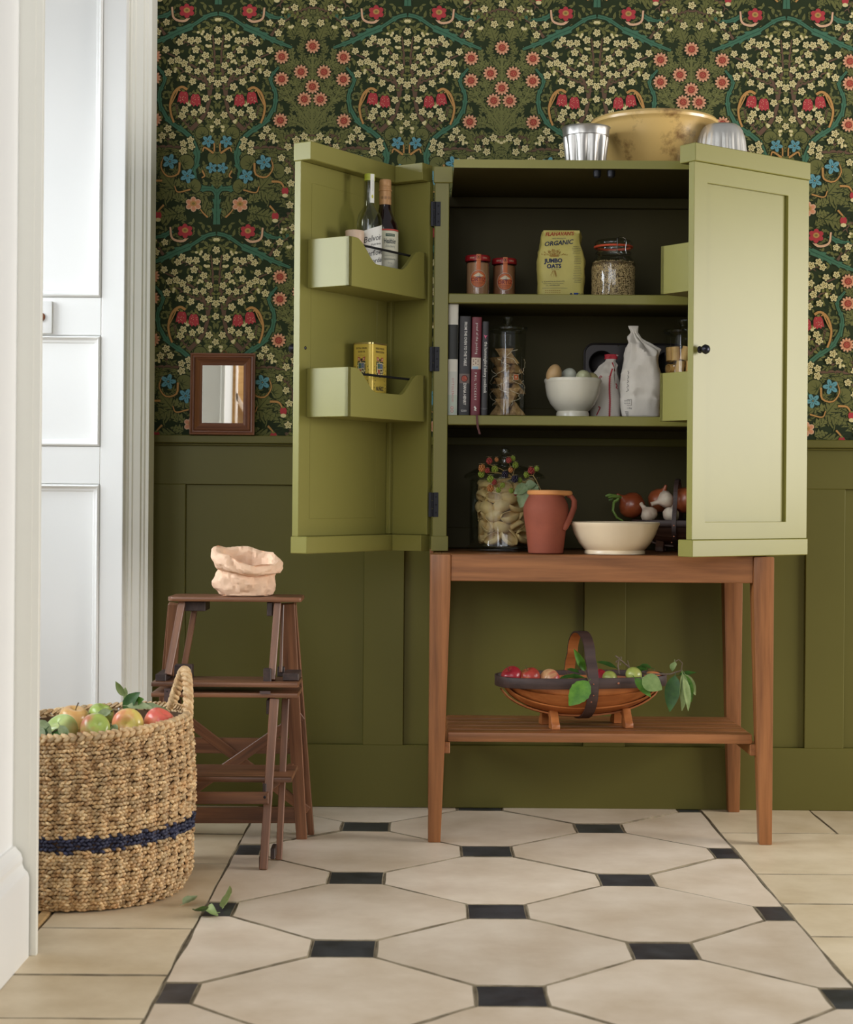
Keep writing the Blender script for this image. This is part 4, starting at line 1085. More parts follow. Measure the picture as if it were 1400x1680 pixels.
# ---- white bowl and eggs
CER = mat('cream_glazed_ceramic', C(226, 220, 202), 0.22, coat=0.3, var=0.02, vscale=20)
p = at(940, 650, 4.83, Z2)
rm = lambda a, t, z: 1 + (.006 * math.cos(70 * a) if .098 < z < .1065 else 0)
m = MB().lathe([(.001, .004), (.040, .004), (.042, 0), (.0455, 0), (.0455, .012), (.043, .018), (.048, .022), (.062, .038), (.072, .060), (.0765, .085), (.0775, .096), (.0782, .0985), (.0795, .102), (.0785, .1062), (.077, .109), (.0745, .109), (.0735, .10), (.070, .07), (.055, .035), (.03, .022), (.001, .02)], 140, rmod=rm)
one('footed_bowl', m, CER, 'white footed bowl with a beaded rim, holding eggs on the middle shelf', 'bowl', p)
def egg_mesh(s=1.0):
    pr = [(math.sin(math.pi * i / 18) * .0215 * (1 + .1 * math.cos(math.pi * i / 18)), -math.cos(math.pi * i / 18) * .0285) for i in range(19)]
    return mesh('egg', MB().lathe(pr, 28), smooth=60)
egm = egg_mesh()
for px, py, Y, c, rx, ry, lb_ in ((909.5, 614, 4.805, (196, 160, 112), .25, .2, 'brown egg, leftmost in the white footed bowl'), (934, 617, 4.85, (214, 216, 200), 1.1, .4, 'pale bluish white egg between the brown and the green egg'),
                                 (957.5, 620, 4.80, (190, 190, 150), 1.2, -.3, 'pale olive green egg at the front of the bowl'), (970, 624, 4.832, (180, 168, 118), 1.3, .6, 'small buff egg at the right rim of the bowl')):
    me2 = egm.copy(); me2.materials.clear()
    o = link('egg', me2, mat('eggshell', C(*c), 0.45, var=.04, vscale=60), None, T(at(px, py, Y)) @ Matrix.Rotation(ry, 4, 'Y') @ Matrix.Rotation(rx, 4, 'X'))
    props(o, lb_, 'egg', 'eggs in the white bowl')
for q in range(5):   # lower eggs that carry the ones in view
    a = q * 1.2566 + .3; o = link('egg', egm if q == 0 else egm, mat('white_eggshell', C(206, 196, 170), .45) if q == 0 else egm.materials[0], None, T((p.x + .033 * math.cos(a), p.y + .033 * math.sin(a), Z2 + .066)) @ Matrix.Rotation(1.3, 4, 'X'))
    props(o, 'egg lying low in the white bowl, hidden below its rim', 'egg', 'eggs in the white bowl')
# ---- muffin tin standing against the back
DARKT = mat('dark_bakeware', C(50, 46, 46), 0.38, 0.5, var=.1, vscale=15)
mp_ = at(1042, 640, 4.972, Z2 + .0036)
WT, HT, rc = .29, .215, .028
t = thing('muffin_tin', 'dark muffin tin standing upright behind the flour bags', 'baking tin', mp_)
def rr_loop(wd, h, r, n=6):
    out = []
    for cx, cz, a0 in ((wd / 2 - r, h - r, 0), (-wd / 2 + r, h - r, math.pi / 2), (-wd / 2 + r, r, math.pi), (wd / 2 - r, r, 1.5 * math.pi)):
        for i in range(n + 1): a = a0 + math.pi / 2 * i / n; out.append((cx + r * math.cos(a), cz + r * math.sin(a)))
    return out
# sheet with round holes, made cell by cell
sm = MB(); NX, NZ = 3, 2; cr = .036
lp = rr_loop(WT, HT, rc)
cells = [(-WT / 2 + .049 + i * .096, HT - .056 - k * .1) for k in range(NZ) for i in range(NX)]
for i, (cx, cz) in enumerate(cells):
    x0 = -WT / 2 if i % NX == 0 else cx - .048; x1 = WT / 2 if i % NX == NX - 1 else cx + .048
    z1_ = HT if i < NX else cz + .05; z0_ = 0 if i >= NX else cz - .05
    n = 48; ring = []; sq = []
    for q in range(n):
        a = 2 * math.pi * q / n; c, s = math.cos(a), math.sin(a)
        ring.append((cx + cr * c, 0, cz + cr * s))
        tx = ((x1 - cx) if c > 0 else (cx - x0)) / max(abs(c), 1e-6); tz = ((z1_ - cz) if s > 0 else (cz - z0_)) / max(abs(s), 1e-6)
        tt = min(tx, tz); X, Z = cx + c * tt, cz + s * tt
        for ccx, ccz, sx, sz in ((-WT / 2 + rc, HT - rc, -1, 1), (WT / 2 - rc, HT - rc, 1, 1), (-WT / 2 + rc, rc, -1, -1), (WT / 2 - rc, rc, 1, -1)):
            if (X - ccx) * sx > 0 and (Z - ccz) * sz > 0:
                d = Vector((X - ccx, Z - ccz))
                if d.length > rc: d = d.normalized() * rc; X, Z = ccx + d.x, ccz + d.y
        sq.append((X, 0, Z))
    sm.add(ring + sq, [(q, (q + 1) % n, n + (q + 1) % n, n + q) for q in range(n)])
sm.tube([(a, .001, b) for a, b in lp], .0032, 8, closed=True)
obj('tray', sm, DARKT, t, smooth=40)
for cx, cz in cells:
    m = MB().lathe([(cr + .0015, -.0012), (cr, -.0022), (cr - .0015, 0), (.031, .018), (.027, .028), (.022, .031), (.001, .031)], 36, (0, 0, 0), 0, None, Matrix.Rotation(-math.pi / 2, 3, 'X'))
    obj('cup', m, DARKT, t, None, T((cx, 0, cz)))
# ---- cloth-like sugar bag with red print
CLOTH = mat('off_white_paper', C(216, 208, 196), 0.75, var=.03, vscale=40, bump=.2, bscale=140)
REDP = mat('red_bag_print', C(176, 40, 52), .7)
p = at(994, 640, 4.905, Z2)
b = thing('sugar_bag', 'small white bag with red printed bands and a red gathered top', 'bag', p)
rg = [(0, 0, 0, .038, .026, 3.5, .3), (.008, 0, 0, .043, .031, 3.2, .8), (.05, -.001, 0, .0435, .033, 3, 1), (.095, -.003, 0, .0455, .034, 2.8, 1.1), (.125, -.004, 0, .041, .030, 2.6, 1.4), (.148, .003, 0, .028, .019, 2.4, 1.6), (.162, .009, 0, .018, .011, 2.2, 1.4), (.172, .014, .0, .0165, .008, 2.2, 1), (.182, .0165, 0, .018, .007, 2.4, 1.2), (.1825, .0165, 0, .012, .003, 2.2, .3)]
body = sack(rg, 64, .0075, 24, 7.7); tr = bvh(body)
lb = MB(); fm = front_map(tr, .0009)
def band(pts, wd, mi=0):
    for i in range(len(pts) - 1):
        a, c = Vector(pts[i]), Vector(pts[i + 1]); K = max(1, int((c - a).length / .004)); d = (c - a).normalized(); nn = Vector((-d.y, d.x)) * wd / 2
        for q in range(K):
            u, v = a.lerp(c, q / K), a.lerp(c, (q + 1) / K); lb.add([fm(*(u - nn)), fm(*(v - nn)), fm(*(v + nn)), fm(*(u + nn))], [(0, 1, 2, 3)], mi)
band([(.008, .001), (.009, .05), (.007, .10), (.008, .118), (.0165, .142)], .0042)
for k in range(22):
    z = .01 + k * .0052; band([(.0045, z), (.0125, z + .0015)], .0013)
band([(-.040, .112), (-.026, .110), (-.022, .088)], .0022); band([(-.026, .110), (-.018, .121), (-.014, .118), (-.026, .1095)], .0018)
band([(.0165, .16), (.024, .135)], .003); band([(.026, .10), (.030, .094), (.027, .088), (.033, .085)], .003)
band([(-.024, .034), (-.018, .032), (-.021, .026), (-.028, .01)], .003)
obj('bag_body', body, CLOTH, b, smooth=30); obj('red_print', lb, REDP, b, smooth=None)
topm = sack([(.170, .0135, 0, .0175, .0092, 2.2, 1), (.176, .0155, 0, .0182, .009, 2.2, 1.2), (.1835, .0170, 0, .0192, .0085, 2.4, 1.4), (.1838, .017, 0, .012, .004, 2.4, .3)], 40, .003, 90, 2)
obj('gathered_top', topm, REDP, b, smooth=60)
# ---- flour bag
p = at(1050.5, 640, 4.83, Z2)
b = thing('flour_bag', 'large creased white paper flour bag with a twisted top', 'bag', p)
rg = [(0, 0, 0, .046, .034, 4, .3), (.007, 0, 0, .0525, .039, 3.8, .7), (.05, -.001, 0, .0535, .041, 3.6, 1), (.062, -.001, 0, .0520, .039, 3.4, 1.1), (.075, 0, 0, .054, .042, 3.3, 1.1), (.13, .001, 0, .0535, .042, 3, 1.15), (.17, .004, 0, .0495, .039, 2.6, 1.3), (.190, .006, .002, .042, .032, 2.4, 1.9), (.208, -.001, .002, .028, .022, 2.3, 2.2), (.224, -.011, .001, .0165, .013, 2.2, 2.0), (.238, -.0175, 0, .0105, .008, 2.2, 1.6), (.250, -.0215, 0, .0125, .005, 2.8, 1.2), (.257, -.0210, 0, .0135, .0032, 3.5, .6)]
body = sack(rg, 72, .0095, 19, 12.4); tr = bvh(body); fm = front_map(tr, .0009); lb = MB()
obj('bag_body', body, CLOTH, b, smooth=26)
band([(-.0405, .050), (-.0285, .050), (-.0285, .034), (-.0405, .034)], .0008)
for s, z, sz in (('WHITE', .0465, .0052), ('FLOUR', .0395, .0052), ('1.5kg', .0265, .0062)):
    vs, fs = txt(s, sz); decal(lb, (rot2(vs, 0, -.0395 if sz < .006 else -.034, z), fs), fm, 0)
for k in range(6): band([(-.046 + .001 * k, .017 - k * .0028), (-.036, .016 - k * .0028)], .0011)
for k in range(5): band([(-.042 + k * .001, .072 + k * .012), (-.036, .076 + k * .012), (-.039, .081 + k * .012)], .0012)
obj('lettering', lb, INK, b, smooth=None)
# ---- rigatoni jar
p = at(1121, 600, 4.85, Z2)
rj = tall_jar('lidded glass jar of tube pasta half hidden by the right cupboard door', p, .0515, .238, .2775)
PASTA = mat('dried_pasta', C(216, 172, 104), 0.55, var=.06, vscale=40, bump=.1, bscale=200)
rt = MB(); n = 20
rib = lambda a: 1 + .02 * math.cos(10 * a * 2)
vs = []; 
for z, r in ((-.019, .0118), (.019, .0118), (.019, .0100), (-.019, .0100)):
    for k in range(n): a = 2 * math.pi * k / n; vs.append((r * rib(a) * math.cos(a) if r > .011 else r * math.cos(a), r * rib(a) * math.sin(a) if r > .011 else r * math.sin(a), z))
rt.add(vs, [(i * n + k, i * n + (k + 1) % n, ((i + 1) % 4) * n + (k + 1) % n, ((i + 1) % 4) * n + k) for i in range(4) for k in range(n)])
me_r = mesh('pasta_tube', rt, smooth=50)
r5 = random.Random(4)
for layer in range(5):
    for q in range(8):
        a = q * math.pi / 4 + layer * .4; R = .036; z = .022 + layer * .0395
        lie = r5.random() < .22
        Mx = T((p.x + R * math.cos(a), p.y + R * math.sin(a), Z2 + z)) @ Matrix.Rotation(a, 4, 'Z') @ (Matrix.Rotation(math.pi / 2, 4, 'Y') @ Matrix.Scale(.62, 4, (0, 0, 1)) if lie else Matrix.Rotation(r5.uniform(-.3, .3), 4, 'X'))
        o = link('pasta_tube', me_r, PASTA, None, Mx); props(o, 'golden pasta tube inside the half-hidden lidded jar', 'pasta', 'pasta tubes in the jar')
# ================================================================== LOWER COMPARTMENT
Z3 = ZT + .0006
p = at(827.5, 850, 4.80, Z3)
sj = thing('storage_jar', 'wide lidded glass jar of pasta shells under the blackberry sprig', 'jar', p)
R = .0955
obj('glass_body', MB().lathe([(.001, 0), (.106, 0), (.1095, .003), (.1095, .007), (.106, .0115), (R + .001, .015), (R, .020), (R, .185), (R + .002, .192), (R + .002, .196), (R - .002, .196), (R - .003, .03), (R - .008, .0205), (.001, .019)], 64), GLASS, sj)
obj('lid', MB().lathe([(R - .006, .190), (R - .004, .1985), (.111, .199), (.1125, .204), (.109, .210), (.085, .224), (.045, .236), (.022, .2395), (.0155, .2445), (.0145, .252), (.018, .2535), (.0145, .2555), (.013, .260), (.009, .2625), (.0135, .268), (.0155, .2745), (.0135, .281), (.007, .2845), (.001, .285)], 56), GLASS2, sj)
SHELL = mat('pasta_shell_dough', C(222, 190, 134), 0.5, var=.05, vscale=50, bump=.06, bscale=150)
ss = MB(); nu, nv = 18, 11; vs = []
for i in range(nu + 1):
    t = i / nu; th_ = -2.25 + 4.5 * t
    for k in range(nv):
        s = -1 + 2 * k / (nv - 1); w_ = max(0.05, (1 - abs(s) ** 2.4)) ** .6
        rib = 1 + .025 * math.cos(t * 44)
        curl = .80 if abs(th_) < 1.7 else .80 - .22 * (abs(th_) - 1.7) / .55
        vs.append((.0285 * s, .0235 * w_ * rib * math.sin(th_) * curl, -.019 * w_ * rib * math.cos(th_) * (1 if abs(th_) < 1.6 else .8) + .004 * s * s))
fs = [(i * nv + k, (i + 1) * nv + k, (i + 1) * nv + k + 1, i * nv + k + 1) for i in range(nu) for k in range(nv - 1)]
ss.add(vs, fs); me_s = mesh('pasta_shell', ss, smooth=70)
sold = bpy.data.objects.new('tmp', me_s); COL.objects.link(sold); md = sold.modifiers.new('s', 'SOLIDIFY'); md.thickness = .0018
dg = bpy.context.evaluated_depsgraph_get(); me_s2 = bpy.data.meshes.new_from_object(sold.evaluated_get(dg)); me_s2.name = 'pasta_shell'; bpy.data.objects.remove(sold)
me_s2.polygons.foreach_set('use_smooth', [True] * len(me_s2.polygons))
r6 = random.Random(12)
for layer in range(6):
    nn = 9; z = .040 + layer * .0275
    for q in range(nn):
        a = q * 2 * math.pi / nn + layer * .36; Rr = .0635 + r6.uniform(-.004, .003)
        Mx = T((p.x + Rr * math.cos(a), p.y + Rr * math.sin(a), Z3 + z + r6.uniform(-.004, .004))) @ Matrix.Rotation(a + math.pi / 2, 4, 'Z') @ Matrix.Rotation(math.pi / 2 + r6.uniform(-.9, .9), 4, 'X') @ Matrix.Rotation(r6.uniform(-.9, .9), 4, 'Z')
        if r6.random() < .35: Mx = Mx @ Matrix.Rotation(math.pi, 4, 'X')
        o = link('pasta_shell', me_s2, SHELL, None, Mx @ Matrix.Scale(r6.uniform(.92, 1.06), 4)); props(o, 'large cream pasta shell inside the wide lidded jar', 'pasta', 'pasta shells in the jar')
    for q in range(3):
        a = q * 2.094 + layer; o = link('pasta_shell', me_s2, SHELL, None, T((p.x + .025 * math.cos(a), p.y + .025 * math.sin(a), Z3 + z)) @ Matrix.Rotation(a, 4, 'Z') @ Matrix.Rotation(.8, 4, 'X'))
        props(o, 'large cream pasta shell inside the wide lidded jar', 'pasta', 'pasta shells in the jar')
# ---- leaves helper
def leaf_mesh(mb, base, d, up, ln, wd, curl=.25, fold=.25, mi=0, tooth=0.0, n=8):
    """one leaf from base along d; up is roughly its upper side"""
    base, d, up = Vector(base), Vector(d).normalized(), Vector(up)
    up = (up - d * up.dot(d)).normalized(); s = d.cross(up)
    vs = []; q = base.copy(); dd = d.copy(); st = ln / n
    cols = (-1, -.5, 0, .5, 1)
    for i in range(n + 1):
        t = i / n
        wv = wd / 2 * (math.sin(math.pi * t ** .8) ** .85) if 0 < t < 1 else wd * .02
        wv *= 1 + tooth * (1 if i % 2 else -1)
        uu = s.cross(dd).normalized()
        for c in cols: vs.append(q + s * c * wv + uu * (abs(c) ** 1.5) * wv * fold + uu * .06 * wv * math.sin(i * 2.1 + c * 2))
        q = q + dd * st
        dd = (dd - uu * curl / n * (1.6 if t > .5 else .7)).normalized()
    m = len(cols)
    mb.add(vs, [(i * m + k, (i + 1) * m + k, (i + 1) * m + k + 1, i * m + k + 1) for i in range(n) for k in range(m - 1)], mi)
    return q
def leaf_part(parent, base, d, up, ln, wd, m, org, **k):
    mb = MB(); leaf_mesh(mb, base, d, up, ln, wd, **k); bb = Vector(base); dd = Vector(d).normalized()
    mb.tube([bb - dd * .008, bb + dd * .006], .0009, 5)
    return obj('leaf', mb, m, parent, org, smooth=60)
# ---- blackberry sprig lying against the jar
Ys = 4.672
o0 = at(830, 800, Ys)
bs = thing('blackberry_sprig', 'blackberry sprig with red, green and black berries hanging over the shell jar', 'sprig', o0)
BB = {'r': mat('red_berry', C(140, 50, 44), .35, var=.1, vscale=80), 'k': mat('ripe_blackberry', C(34, 28, 48), .22), 'g': mat('green_berry', C(122, 138, 46), .4), 'o': mat('ripening_berry', C(168, 108, 56), .35)}
SEP = mat('pale_sepal', C(186, 176, 140), .7)
def berry_mesh(r):
    m = MB(); n = 0
    for i in range(6):
        ph = math.pi * (i + .5) / 6; k = max(1, int(7 * math.sin(ph)))
        for q in range(k):
            a = 2 * math.pi * q / k + i * .5; c = Vector((math.sin(ph) * math.cos(a), math.sin(ph) * math.sin(a), math.cos(ph) * 1.12)) * r * .74
            m.ball(c, r * .36, 6, 4)
    return mesh('berry', m, smooth=80)
bmesh_ = {}
for px, py, c, r in ((803, 756, 'r', .0075), (791, 768, 'o', .0085), (812, 770, 'g', .0085), (790, 778, 'g', .0078), (800, 772, 'r', .006), (829, 778, 'k', .0078), (835, 755, 'r', .0068), (842, 752, 'g', .006), (846, 763, 'g', .0075),
                     (845, 786, 'k', .0082), (853, 788, 'g', .006), (811, 791, 'r', .0066), (805, 801, 'o', .0085), (825, 796, 'g', .0062), (818, 804, 'g', .0064), (839, 805, 'g', .006), (848, 809, 'r', .0072), (872, 772, 'r', .0082),
                     (881, 769, 'g', .006), (864, 779, 'g', .0068), (805, 786, 'g', .0085), (815, 754, 'o', .005), (838, 771, 'o', .006)):
    r *= 1.14
    if r not in bmesh_: bmesh_[r] = berry_mesh(r)
    me2 = bmesh_[r].copy(); q = at(px, py, Ys + r6.uniform(-.012, .012))
    b_ = link('berry', me2, BB[c], bs, T(q - o0) @ Matrix.Rotation(r6.uniform(0, 6), 4, 'Z'))
    m = MB()
    for k in range(5):
        a = k * 1.2566; leaf_mesh(m, (0, 0, r * 1.0), (math.cos(a), math.sin(a), .35), (0, 0, 1), r * 1.1, r * .5, n=3)
    obj('sepals', m, SEP, b_)
st = MB()
J = at(842, 784, Ys + .012)
for px, py in ((803, 762), (793, 774), (812, 776), (829, 780), (836, 760), (845, 768), (811, 794), (822, 799), (846, 803), (806, 800)):
    q = at(px, py, Ys + .004); mid = (J + q) / 2 + Vector((0, .004, .006)); st.tube([J, mid, q], .0011, 6)
st.tube([at(818, 790, Ys + .01), J, at(866, 792, Ys + .01), at(884, 806, Ys), at(889, 806, 4.66)], [.0016] * 5, 6)
st.tube([at(888, 805, Ys - .01), at(880, 788, Ys), at(875, 780, Ys)], .0014, 6); st.tube([at(875, 780, Ys), at(866, 780, Ys)], .001, 6); st.tube([at(875, 780, Ys), at(880, 772, Ys)], .001, 6)
obj('stem', st, mat('thorny_stem', C(148, 124, 74), .6), bs, o0)
BLF = leafmat('grey_green_leaf', (126, 140, 104), (96, 116, 76))
for px, py, e, ln, wd in ((866, 796, (854, 832), .064, .040), (868, 797, (884, 812), .034, .034), (866, 796, (836, 814), .044, .030), (862, 796, (880, 794), .03, .026)):
    a = at(px, py, Ys - .012); b2 = at(e[0], e[1], Ys - .022); leaf_part(bs, a, b2 - a, (0, -1, .3), ln, wd, BLF, o0, curl=.3, tooth=.09, n=12)
# ---- terracotta jug
TERR = mat('terracotta', C(146, 75, 53), 0.75, var=.1, vscale=18, bump=.12, bscale=60)
RIMO = mat('orange_glazed_rim', C(222, 152, 92), 0.35, coat=.3)
p = at(896, 860, 4.612, Z3)
m = MB().lathe([(.001, .003), (.044, .0), (.0465, .002), (.0475, .012), (.053, .06), (.0595, .100), (.0605, .115), (.058, .130), (.050, .146), (.0465, .152), (.0465, .157), (.042, .157), (.042, .150), (.053, .12), (.048, .05), (.04, .01), (.001, .008)], 56)
j = thing('jug', 'terracotta jug with one handle and an orange glazed rim', 'jug', p)
obj('body', m, TERR, j)
rim = MB()
vs = []; n = 56
pr = [(.0470, .1545), (.0500, .157), (.0510, .162), (.0490, .1665), (.0455, .168), (.0425, .166), (.0415, .158), (.0400, .148)]
for r, z in pr:
    for k in range(n):
        a = 2 * math.pi * k / n; sp_out = .020 * max(0, math.cos(a - .05)) ** 10 * (1 if z > .153 else 0)
        vs.append(((r + sp_out) * math.cos(a), (r + sp_out * .3) * math.sin(a), z - .0015 * max(0, math.cos(a)) ** 6))
rim.add(vs, [(i * n + k, i * n + (k + 1) % n, (i + 1) * n + (k + 1) % n, (i + 1) * n + k) for i in range(len(pr) - 1) for k in range(n)])
obj('rim', rim, RIMO, j)
hp = [(.058, .004, .1535), (.068, .0, .150), (.0745, -.004, .140), (.0735, -.010, .122), (.066, -.018, .103), (.0575, -.026, .086), (.050, -.0315, .072), (.046, -.034, .062)]
obj('handle', MB().tube(hp, [.007, .0085, .0095, .0095, .0095, .0092, .009, .005], 14, flat=.72), TERR, j, smooth=60)
# ---- wide cream bowl
p = at(1009, 880, 4.625, Z3)
m = MB().lathe([(.001, .004), (.072, .004), (.074, 0), (.080, 0), (.0805, .006), (.078, .0105), (.082, .013), (.095, .028), (.108, .052), (.1155, .072), (.1195, .0795), (.1195, .083), (.117, .0845), (.1135, .080), (.105, .058), (.09, .028), (.07, .014), (.001, .012)], 80)
one('wide_bowl', m, mat('cream_stoneware', C(224, 204, 172), .3, var=.03, vscale=9, coat=.25), 'wide cream bowl in front of the onion basket, beside the jug', 'bowl', p)
# ---- trugs
TRIM = wood('dark_bark_rim', (76, 56, 50), (44, 32, 30), .55, .3)
WILLOW = wood('willow_board', (190, 120, 66), (150, 84, 40), .42, .1)
WILLOWD = wood('aged_willow_board', (92, 58, 38), (54, 32, 22), .5, .2)
NAIL = mat('copper_nail', C(170, 110, 84), .4, .8)
def trug(label, c, rz, L, B, D, hh, board, rimm, foot=True, nb=7, topz=.0, rimh=.03, fx=.086, hw=.0145):
    """c is the middle of the base on the shelf; body hangs under the rim at height topz"""
    t = thing('trug_basket', label, 'basket', c, rz)
    zr = topz - rimh / 2
    bw_ = lambda x: B * max(0, 1 - abs(x / L) ** 2.6) ** .45
    dep = lambda x: D * max(0, 1 - abs(x / L) ** 2.2) ** .62
    for k in range(nb):
        v0, v1 = -1 + 2 * k / nb - .05, -1 + 2 * (k + 1) / nb + .05
        off = nb * .0027 * (1 - abs((k - (nb - 1) / 2) / (nb / 2)))
        m = MB(); nx, nv_ = 26, 4; vs = []
        for s in (0, 1):
            Lk = L * (.995 - .13 * abs(k - (nb - 1) / 2) / ((nb - 1) / 2))
            for i in range(nx + 1):
                x = -Lk * .99 + 2 * Lk * .99 * i / nx
                for q in range(nv_ + 1):
                    v = v0 + (v1 - v0) * q / nv_; an = v * math.radians(84)
                    lift = off + .006 * (1 if False else 0)
                    xs2 = x * L / Lk * (.96 + .04 * Lk / L); b_, d_ = bw_(xs2) - nb * .0006, dep(xs2) - nb * .0016
                    bulge = off + (.0045 if s == 0 else 0)
                    y = (b_ + bulge) * math.sin(an); z = zr - .004 - (d_ + bulge) * math.cos(an) + d_ * .10
                    vs.append((x, y, z))
        W_ = nv_ + 1; N1 = (nx + 1) * W_; fs = []
        for i in range(nx):
            for q in range(nv_):
                a = i * W_ + q; fs += [(a, a + W_, a + W_ + 1, a + 1), (N1 + a, N1 + a + 1, N1 + a + W_ + 1, N1 + a + W_)]
        for i in range(nx):
            a = i * W_; fs.append((a, N1 + a, N1 + a + W_, a + W_)); a = i * W_ + nv_; fs.append((a, a + W_, N1 + a + W_, N1 + a))
        m.add(vs, fs); obj('board', m, board, t, smooth=45)
    # rim hoop
    n = 64; m = MB(); vs = []
    for i in range(n):
        a = 2 * math.pi * i / n; c_, s_ = math.cos(a), math.sin(a)
        ex = math.copysign(abs(c_) ** .72, c_) * (L + .004); ey = math.copysign(abs(s_) ** .72, s_) * (B + .007)
        nx_ = Vector((ex / (L * L), ey / (B * B))).normalized()
        for dz, o_ in ((-rimh / 2, 0), (rimh / 2, 0), (rimh / 2, .006), (-rimh / 2, .006)):
            vs.append((ex + nx_.x * o_, ey + nx_.y * o_, zr + dz))
    fs = [(i * 4 + k, i * 4 + (k + 1) % 4, ((i + 1) % n) * 4 + (k + 1) % 4, ((i + 1) % n) * 4 + k) for i in range(n) for k in range(4)]
    m.add(vs, fs); obj('rim', m, rimm, t, bev=.001, smooth=50)
    # handle hoop right round the body
    m = MB(); vs = []; wd = hw; path = []
    for i in range(17): a = math.pi * i / 16; path.append(((B * .83) * math.cos(a), topz + hh * .45 + hh * .55 * math.sin(a)))
    path = [(B + .014, topz - .03), (B + .0125, topz + .0), (B + .002, topz + hh * .25)] + path + [(-B - .002, topz + hh * .25), (-B - .0125, topz), (-B - .014, topz - .03)]
    low = []
    for i in range(1, 12): a = math.pi * i / 12; low.append((-(B + .014) * math.cos(a), zr - .012 - (D - .004) * math.sin(a)))
    path += low
    npth = len(path)
    for i, (y, z) in enumerate(path):
        y0_, z0_ = path[i - 1]; y1_, z1_ = path[(i + 1) % npth]; d = Vector((y1_ - y0_, z1_ - z0_)).normalized(); nn = Vector((d.y, -d.x))
        for sx, o_ in ((-1, 0), (1, 0), (1, .005), (-1, .005)): vs.append((sx * wd, y + nn.x * o_, z + nn.y * o_))
    fs = [(i * 4 + k, i * 4 + (k + 1) % 4, ((i + 1) % npth) * 4 + (k + 1) % 4, ((i + 1) % npth) * 4 + k) for i in range(npth) for k in range(4)]
    m.m = []; m.add(vs, fs)
    m.m = [1 if (k % 4 == 0) else 0 for k in range(len(fs))]
    obj('handle', m, [rimm, board], t, smooth=40)
    nl = MB()
    for x, z in ((0, topz - .015), (.0, topz - .045), (-.006, topz - .062)): nl.ball((x, -(B + .0195), z), (.0022, .001, .0022), 8, 4)
    nl.ball((fx * .75, -(B + .0135), zr), (.003, .001, .003), 8, 4)
    obj('nail', nl, NAIL, t)
    if foot:
        for x in (-fx + .006, fx + .022):
            for sy in (-1, 1):
                m = MB().prism([(0, 0), (.034, 0), (.034, .012), (.026, .020), (.008, .050), (-.022, .052), (-.022, .038), (-.002, .030)], x - .011, x + .011, lambda a, b, h: (h, sy * (B * .48 + a - .012), b - .0))
                obj('foot', m, board if not foot == 2 else rimm, t, bev=.001)
    return t
ca = at(953, 1170, 4.705, .2856 + .0006)
tg1 = trug('apple trug with dark bark rim standing on the slatted lower shelf', ca, .2, .226, .098, .092, .112, WILLOW, TRIM, 1, 7, .140, .0285, .094)
cb = at(1112, 860, 4.875, Z3)
tg2 = trug('small dark trug of onions and garlic behind the cream bowl', cb, -.26, .118, .068, .062, .110, WILLOWD, TRIM, 1, 5, .088, .018, .05, .0058)
# ---- onions and garlic in the small trug
ONI = mat('onion_skin', C(178, 98, 58), .32, 0, 0, 1.5, C(140, 66, 36), .1, 12, stretch=(10, 10, 2), coat=.3)
GAR = mat('garlic_skin', C(226, 212, 190), .5, 0, 0, 2, C(196, 170, 150), .15, 14, stretch=(14, 14, 2))
oni = MB().lathe([(.001, -.030), (.004, -.031), (.012, -.029), (.026, -.018), (.034, .0), (.032, .014), (.022, .026), (.010, .033), (.005, .041), (.004, .050), (.001, .052)], 32)
me_o = mesh('onion', oni, smooth=70)
for px, py, Y, s, rx, ry, lb_ in ((1038, 830, 4.888, 1.12, .2, -.95, 'large brown onion with green shoots at the left end of the dark trug'), (1083, 822, 4.925, 1.05, .5, .3, 'brown onion mostly hidden behind the garlic'),
                                  (1125, 822, 4.86, 1.13, -.3, .6, 'round brown onion beside the trug handle at the cupboard door')):
    o = link('onion', me_o if not me_o.materials else me_o, ONI, None, T(at(px, py, Y)) @ Matrix.Rotation(ry, 4, 'Y') @ Matrix.Rotation(rx, 4, 'X') @ Matrix.Scale(s, 4)); props(o, lb_, 'onion', 'onions in the small trug')
    if px == 1038:
        m = MB()
        for e in ((-.03, -.01, .048), (-.034, .006, .036), (-.028, -.008, .030), (-.030, .0, .052)):
            m.tube([(0, 0, .036), (e[0] * .1, e[1], .046), (e[0] * .45, e[1] * 1.2, e[2] + .014), (e[0] * .7, e[1] * 1.4, e[2] + .020)], [.0048, .0045, .004, .0022], 8)
        m.tube([(-.004, -.004, .040), (-.022, -.012, .048), (-.040, -.02, .040), (-.048, -.022, .022), (-.046, -.024, .004)], [.0036, .0036, .0034, .003, .002], 8)
        obj('green_shoot', m, mat('onion_shoot', C(112, 140, 62), .4), o, None, None)
def garl(px, py, Y, s, rx, ry, lb_):
    rm = lambda a, t, z: 1 + .055 * (abs(math.cos(a * 4)) - .5) * (1 if z < .018 else 0)
    m = MB().lathe([(.001, -.018), (.008, -.018), (.020, -.012), (.0255, 0), (.023, .011), (.014, .020), (.0075, .027), (.0058, .038), (.0065, .047), (.001, .048)], 40, rmod=rm)
    o = obj('garlic_bulb', m, GAR, None, None, T(at(px, py, Y)) @ Matrix.Rotation(ry, 4, 'Y') @ Matrix.Rotation(rx, 4, 'X') @ Matrix.Scale(s, 4), smooth=70); props(o, lb_, 'garlic', 'garlic in the small trug')
garl(1094, 819, 4.858, .98, .1, -1.9, 'white garlic bulb lying on top with its neck pointing left')
garl(1066, 845, 4.838, .94, -.5, -.6, 'white garlic bulb at the front rim of the dark trug')
garl(1101, 845, 4.832, .92, -.6, .4, 'pinkish garlic bulb behind the handle of the dark trug')
